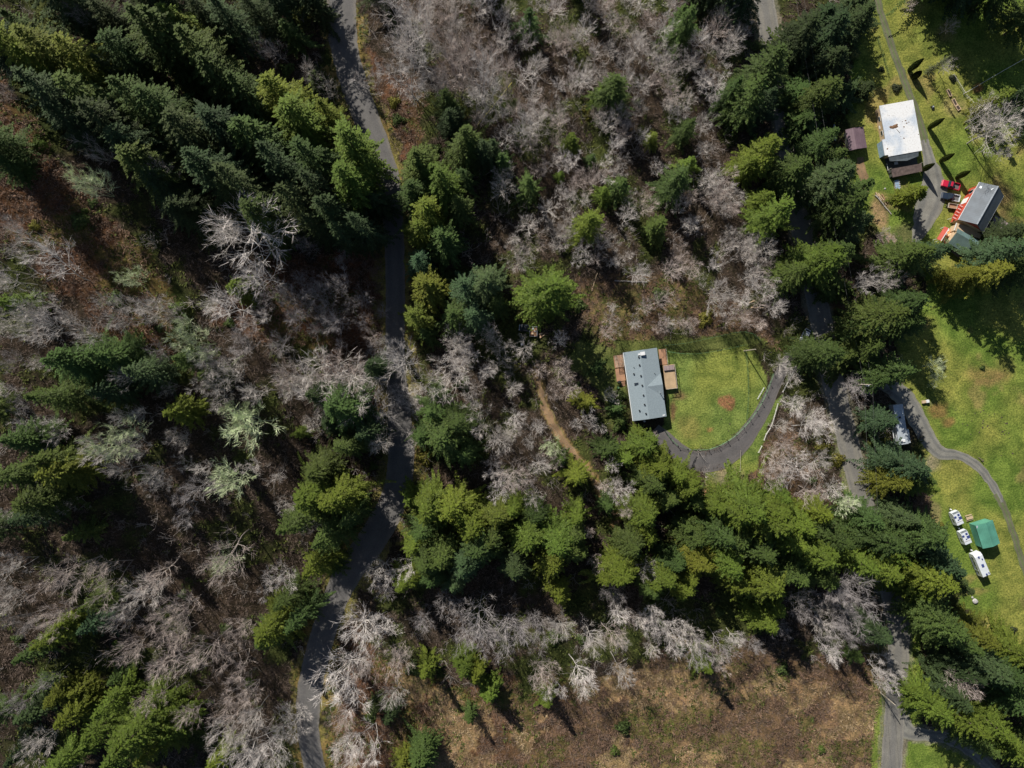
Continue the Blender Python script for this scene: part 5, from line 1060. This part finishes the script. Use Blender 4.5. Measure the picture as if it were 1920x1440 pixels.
fence('rail_fence', 'short white rail fence at the foot of the grass strip', [(1427,836),(1421,848)], .9, 'white', 1.6)
fence('garden_fence', 'long white rail fence crossing the meadow above the garden beds', [(1806,177),(1860,145),(1925,108)], 1.3, 'white', 4.0)
fence('garden_fence', 'thin double rail fence running down to the white one in the garden', [(1785,142),(1796,160),(1806,176)], 1.1, 'white', 2.0)
fence('garden_fence', 'short worn rail fence below the corner of the garden', [(1808,180),(1816,188),(1823,196)], 1.1, 'white', 1.2)
fence('garden_fence', 'low wire fence beside the dark track above the white house', [(1643,70),(1652,100),(1660,125),(1664,140)], 1.1, 'mesh', 2.4)
fence('low_rail', 'dark low rail standing on the gravel below the driveway', [(1388,845),(1387.5,865),(1387,884)], .5, 'wood', 2.0, 1)
a = G(1419, 748, 0); c = G(1431, 727, 0); t = thing('white_gate', 'white tubular gate in the green fence beside the driveway', 'gate', a); d = c-a; d.z = 0
for k in range(4): z = Vector((0, 0, .25+k*.27)); b = MB(); b.tube(z, d+z, .02, None, 6); b.build('bar', M['white'], t)
for q in (0, .5, 1): b = MB(); b.tube(d*q, d*q+Vector((0,0,1.2)), .05, None, 6); b.build('upright', M['white'], t)
# ---- garden beds, logs, rocks, odds and ends
def bed(label, corners):
    F = fit(*corners, .4); W, L = F[2], F[3]; t = place('raised_bed', label, 'garden bed', F, 'raised beds in the garden')
    for sx in (-1, 1): MB().box(sx*(W/2)-.08, sx*(W/2)+.08, -L/2-.08, L/2+.08, 0, .42).build('side_board', M['tan'], t)
    for sy in (-1, 1): MB().box(-W/2+.082, W/2-.082, sy*(L/2)-.08, sy*(L/2)+.08, 0, .42).build('end_board', M['tan'], t)
    MB().box(-W/2+.082, W/2-.082, -L/2+.082, L/2-.082, 0, .34).build('soil', M['soil'], t)
bed('upper raised bed of dark soil left of the rail fence corner', ((1775,169),(1779,167),(1785,179),(1781,181)))
bed('middle raised bed of dark soil in the row by the garden', ((1785,187),(1790,184.5),(1796,196),(1791,198)))
bed('lowest raised bed of dark soil in the row by the garden', ((1791.5,199.5),(1797,197),(1802,204),(1796.5,207)))
def log(label, a, b_, r, mat='palebark', group=None):
    p = G(*a, r); q = G(*b_, r); t = thing('fallen_log', label, 'log', (p.x, p.y, p.z), 0, group); m = MB(); d = q-p; n = 6; pr = Vector((0,0,0))
    for k in range(n):
        nx = d*((k+1)/n)+Vector((random.uniform(-.12, .12), random.uniform(-.12, .12), 0)); m.tube(pr, nx, r*(1-.4*k/n), r*(1-.4*(k+1)/n), 8); pr = nx
    m.build('stem', M[mat], t)
    for k in range(3):
        s = d*random.uniform(.3, .9); m = MB(); m.tube(s, s+Vector((random.uniform(-1, 1), random.uniform(-1, 1), .5))*1.1, r*.3, r*.12, 5); m.build('broken_branch', M[mat], t)
LG = 'cut logs beside the barn yard'
log('longest pale log, leftmost of the pile by the dirt track', (1641,366), (1671,401), .22, 'palebark', LG); log('brown log in the middle of the pile by the dirt track', (1647,362), (1662,384), .2, 'tan', LG)
log('short tan log at the upper end of the pile', (1642,361), (1653,376), .2, 'tan', LG); log('thin brown log, rightmost of the pile by the track', (1653,364), (1664,381), .15, 'deckred', LG)
log('long fallen log lying level above the grey roofed house', (1152,526), (1214,529), .2, 'palebark'); log('short pale fallen log near the top of the thin wood', (1110,545), (1120,512), .16, 'tan')
log('broken tan log right of the thin wood, below the others', (1408,577), (1432,577), .2, 'tan'); log('broken tan log near the sunlit part of the thin wood', (1405,568), (1425,560), .15, 'tan')
log('leaning pale trunk lying across the thin wood', (1250,450), (1290,415), .16, 'palebark'); log('yellow mossy log in the upper left part of the thin wood', (895,235), (960,155), .16, 'mosslog')
def rock(label, u, v, r, group=None):
    bm = bmesh.new(); bmesh.ops.create_icosphere(bm, subdivisions=2, radius=r)
    for vv in bm.verts: vv.co *= 1+.35*mnoise.noise(vv.co*2.2+Vector((u, v, 0))); vv.co.z *= .6
    me = bpy.data.meshes.new('rock'); bm.to_mesh(me); bm.free(); me.materials.append(M['rock']); o = bpy.data.objects.new('rock', me); C.objects.link(o); p = G(u, v, 0); o.location = (p.x, p.y, p.z+r*.3); tag(o, label, 'rock', group)
rock('pale boulder on the grass below the long white trailer', 1827, 1127, .75); rock('smaller stone left of the pale boulder', 1815, 1112, .35); rock('small stone beside the pale boulder', 1823, 1120, .3)
rock('white stone on the verge by the lower valley road', 1716, 1331, .4); rock('small white stone in the yard beside the log pile', 1659, 354, .3)
p = G(1733, 753, 0); t = thing('garden_cart', 'small white and tan cart with handles in the meadow beside the mobile home', 'cart', p, .15)
MB().box(-1.0, .1, -.4, .4, .35, .75, .05).build('wooden_tray', M['tan'], t); MB().box(.12, 1.0, -.45, .45, .3, .95, .06).build('white_box', M['white'], t, .04)
for sy in (-1, 1): b = MB(); b.tube((.9, sy*.3, .8), (1.7, sy*.3-1.1, .5), .03); b.build('handle', M['post'], t); b = MB(); b.tube((.3, sy*.5, .3), (.3, sy*.58, .3), .3, .3, 12); b.build('wheel', M['tyre'], t)
p = G(1838, 862, 0); t = thing('wooden_post', 'leaning dark post in the meadow beside the curved drive', 'post', p); b = MB(); b.tube((-.5,.6,0), (.2,-.1,1.1), .12, .1, 7); b.build('shaft', M['trunk'], t); b = MB(); b.tube((.1,-.3,.05), (.9,-.4,.12), .12, .1, 7); b.build('fallen_piece', M['trunk'], t)
p = G(1748, 202, 0); t = thing('lawn_mower', 'small dark mower standing on the grass beside the white house', 'mower', p, .4)
MB().box(-.35, .35, -.5, .5, .2, .45, .06).build('deck', M['black'], t, .03); MB().box(-.2, .2, -.1, .3, .45, .7, .04).build('engine', M['silver'], t); b = MB(); b.tube((-.3,-.5,.4), (-.3,-1.2,1.0), .025); b.tube((.3,-.5,.4), (.3,-1.2,1.0), .025); b.tube((-.3,-1.2,1.0), (.3,-1.2,1.0), .025); b.build('handle', M['black'], t)
for sx in (-1, 1):
    for sy in (-1, 1): b = MB(); b.tube((sx*.36, sy*.4, .15), (sx*.44, sy*.4, .15), .15, .15, 10); b.build('wheel', M['tyre'], t)
# ---- utility poles and wires
def pole(label, u, v, h, arm=True, ang=0.0, lamp=False, lean=(0,0)):
    p = G(u, v, 0); t = thing('utility_pole', label, 'utility pole', p, ang); b = MB(); tp = Vector((lean[0], lean[1], h))
    b.tube((0,0,-.3), tp, .17, .11, 10); b.build('shaft', M['polewood'], t)
    if arm:
        MB().box(tp.x-1.2, tp.x+1.2, tp.y-.07, tp.y+.07, h-.75, h-.6).build('crossarm', M['polewood'], t)
        for x in (-1.1, -.4, .4, 1.1): b = MB(); b.tube((tp.x+x, tp.y, h-.6), (tp.x+x, tp.y, h-.42), .05, .04, 6); b.build('insulator', M['white'], t)
    if lamp: b = MB(); b.tube((.35,-.25,h-2.2), (.35,-.25,h-1.2), .3, .3, 12); b.build('transformer', M['silver'], t)
    return p, h
pole('bare utility pole at the upper right corner of the fenced lawn', 1395, 658, 9.6, False)
A_, hA = pole('utility pole with transformer beside the shaded valley road', 1598, 721, 9.5, True, .0, True)
pole('pale broken pole among the conifers right of the valley road', 1638, 694, 6.5, False, 0, False, (0, 1.0))
B_, hB = pole('utility pole at the sunlit lower end of the valley road', 1650, 1298, 8.0, False)
D_, hD = pole('utility pole outside the frame past the lower road end', 1645, 1490, 10, True)
E_, hE = pole('utility pole beside the top of the valley road', 1462, -50, 10, True)
def wire(label, a, b_, sag):
    t = MB(); pr = a; n = 22
    for k in range(1, n+1): s = k/n; q = a.lerp(b_, s)-Vector((0, 0, 4*sag*s*(1-s))); t.tube(pr, q, .022, None, 3); pr = q
    o = t.build('power_line', M['wire']); tag(o, label, 'cable', 'power lines along the valley road')
up = lambda p, h, dx: Vector((p.x+dx, p.y, p.z+h-.4))
wire('left power line above the upper valley road', up(E_, hE, -1.1), up(A_, hA, -1.1), 1.6); wire('right power line above the upper valley road', up(E_, hE, 1.1), up(A_, hA, 1.1), 1.8)
wire('left power line above the lower valley road', up(A_, hA, -1.1), up(D_, hD, -1.1), 1.6); wire('right power line above the lower valley road', up(A_, hA, 1.1), up(D_, hD, 1.1), 1.8)
# ---- cypresses
def cypress_mesh(seed):
    rg = np.random.default_rng(seed); n = 2600; z = rg.uniform(0, 1, n)**.9*7; r = .85*np.sin(np.pi*np.clip(z/7*.9+.1, 0, 1))**.7*(1-.35*z/7); a = rg.uniform(0, 6.28, n); r = r*rg.uniform(.75, 1.1, n)
    P = np.stack([r*np.cos(a), r*np.sin(a), z], 1); U_ = np.stack([.25*np.cos(a), .25*np.sin(a), np.ones(n)], 1)*.22; S = np.stack([-np.sin(a), np.cos(a), rg.normal(0, .3, n)], 1)*.11
    V = np.stack([P-U_*.6, P+S, P+U_, P-S], 1).reshape(-1, 3); c = np.repeat(rg.uniform(.65, 1.3, n)[:, None]*np.array([[1, 1, 1]]), 4, axis=0)
    return tris_obj_data('cypress_crown', V, np.arange(n*4).reshape(n, 4), c, M['conifer'])
CYP = cypress_mesh(5)
for lab, u, v, h, w_ in (('dark columnar cypress nearest the dark track', 1704, 132, 7.2, 1.1), ('small squat columnar cypress just below the dark track one', 1712, 146, 4.2, 1.15), ('columnar cypress with a long shadow right of the white roof', 1741, 240, 7.4, 1.0),
                         ('columnar cypress by the lawn, second above the barn', 1763, 302, 6.4, 1.0), ('columnar cypress touching the brown porch roof', 1727, 320, 6.4, 1.0), ('columnar cypress closest to the red pickup and barn', 1793, 333, 6.2, 1.0)):
    p = G(u, v, 0); col = (.05, .075, .02) if h > 7 and u < 1710 else (.075, .10, .02); t = put_tree('cypress', CYP, CTR, p.x, p.y, w_, h/7, col, random.uniform(0, 6), (.13, .1, .08), 0, 'columnar cypresses around the white house'); t['label'] = lab
    for ch in t.children:
        if ch.name.startswith('trunk'): ch.scale = (.3, .3, h*.8/26)
p = G(1738, 138, 0); t = put_tree('spindly_conifer', CONS[0], CTR, p.x, p.y, .42, .92, (.10, .12, .06), 1.0, (.13, .1, .08), 0); t['label'] = 'spindly grey green conifer leaning over the garden beds'
for ch in t.children:
    if ch.name.startswith('trunk'): ch.scale = (.4, .4, .4)
# ---- small evergreen shrubs and mole hills
def shrub_mesh(seed):
    rg = np.random.default_rng(seed); n = 700; d = rg.normal(0, 1, (n, 3)); d /= np.linalg.norm(d, axis=1)[:, None]; d[:, 2] = np.abs(d[:, 2]); lob = 1+.25*np.sin(3*np.arctan2(d[:, 1], d[:, 0])+seed)
    P = d*(rg.uniform(.55, 1.05, n)*lob)[:, None]*np.array([1, 1, .8]); S = rg.normal(0, 1, (n, 3)); S /= np.linalg.norm(S, axis=1)[:, None]; T = np.cross(S, d); S *= .10; T *= .16
    V = np.stack([P-T, P+S, P+T, P-S], 1).reshape(-1, 3); return tris_obj_data('shrub_foliage', V, np.arange(n*4).reshape(n, 4), np.repeat(rg.uniform(.6, 1.35, n)[:, None]*np.ones((1, 3)), 4, axis=0), M['conifer'])
SH = [shrub_mesh(i) for i in range(3)]; STEM = trunk_mesh('shrub_stem', .8, .06, M['trunk'], 5)
def shrub(u, v, r, col, adj):
    p = G(u, v, 0); t = thing('shrub', None, 'shrub', p, random.uniform(0, 6), 'low evergreen shrubs'); c = bpy.data.objects.new('foliage', random.choice(SH)); C.objects.link(c); c.parent = t; c.color = (*col, 1); c.scale = (r*MPP,)*2+(r*MPP*.9,)
    k = bpy.data.objects.new('stem', STEM); C.objects.link(k); k.parent = t; k.scale = (r*MPP,)*3; want_label(t, adj, 'shrub', u, v)
LBL.clear(); rg_ = random.Random(8)
SHR = [(1680,166,9,'d'),(1652,130,6,'d'),(1786,147,7,'d'),(1842,690,5,'g'),(1900,1180,6,'d'),(1765,985,6,'y'),(1850,1210,8,'y'),(1562,252,5,'y'),(1165,742,10,'g'),(1160,800,12,'g'),(1215,810,9,'g')]
k = 0
while k < 70:
    u, v = rg_.uniform(10, 1660), rg_.uniform(80, 1430); p = G(u, v, 0)
    ix, iy = int((p.x-gx[0])/.6), int((p.y-gy[0])/.6)
    if any(GM[q][ix, iy] for q in ('froad', 'vroad', 'drives', 'lawn', 'pad', 'meadow', 'trail', 'shadelawn')): continue
    if any(math.hypot(a-u, b-v) < q*.8 for a, b, q, tt in PLACED if tt == 'c'): continue
    SHR.append((u, v, rg_.uniform(6, 15), rg_.choice('ggby'))); k += 1
for u, v, r, c in SHR:
    cc = dict(d=(.05, .06, .03), g=(.075, .11, .03), b=(.09, .135, .025), y=(.17, .16, .03))[c]; shrub(u, v, r, cc, dict(d='dark', g='mossy green', b='bright green', y='yellow olive')[c])
write_labels()
rg = np.random.default_rng(6); V = []; Fm = []
for (cu, cv, n, su, sv) in ((1850, 790, 34, 26, 14), (1880, 860, 10, 30, 40), (1830, 1120, 4, 20, 20), (1370, 800, 3, 20, 12)):
    for _ in range(n):
        p = G(cu+rg.normal(0, su), cv+rg.normal(0, sv), 0); r = rg.uniform(.12, .3); b = len(V)
        V += [(p.x+r*math.cos(a)*rg.uniform(.7, 1.2), p.y+r*math.sin(a), p.z-.02) for a in np.arange(6)*1.047]+[(p.x, p.y, p.z+r*.5)]; Fm += [(b+i, b+(i+1) % 6, b+6) for i in range(6)]
tag(mesh_obj('molehills', V, Fm, M['soil']), 'scattered small dark molehills in the sunny meadow', kind='stuff')
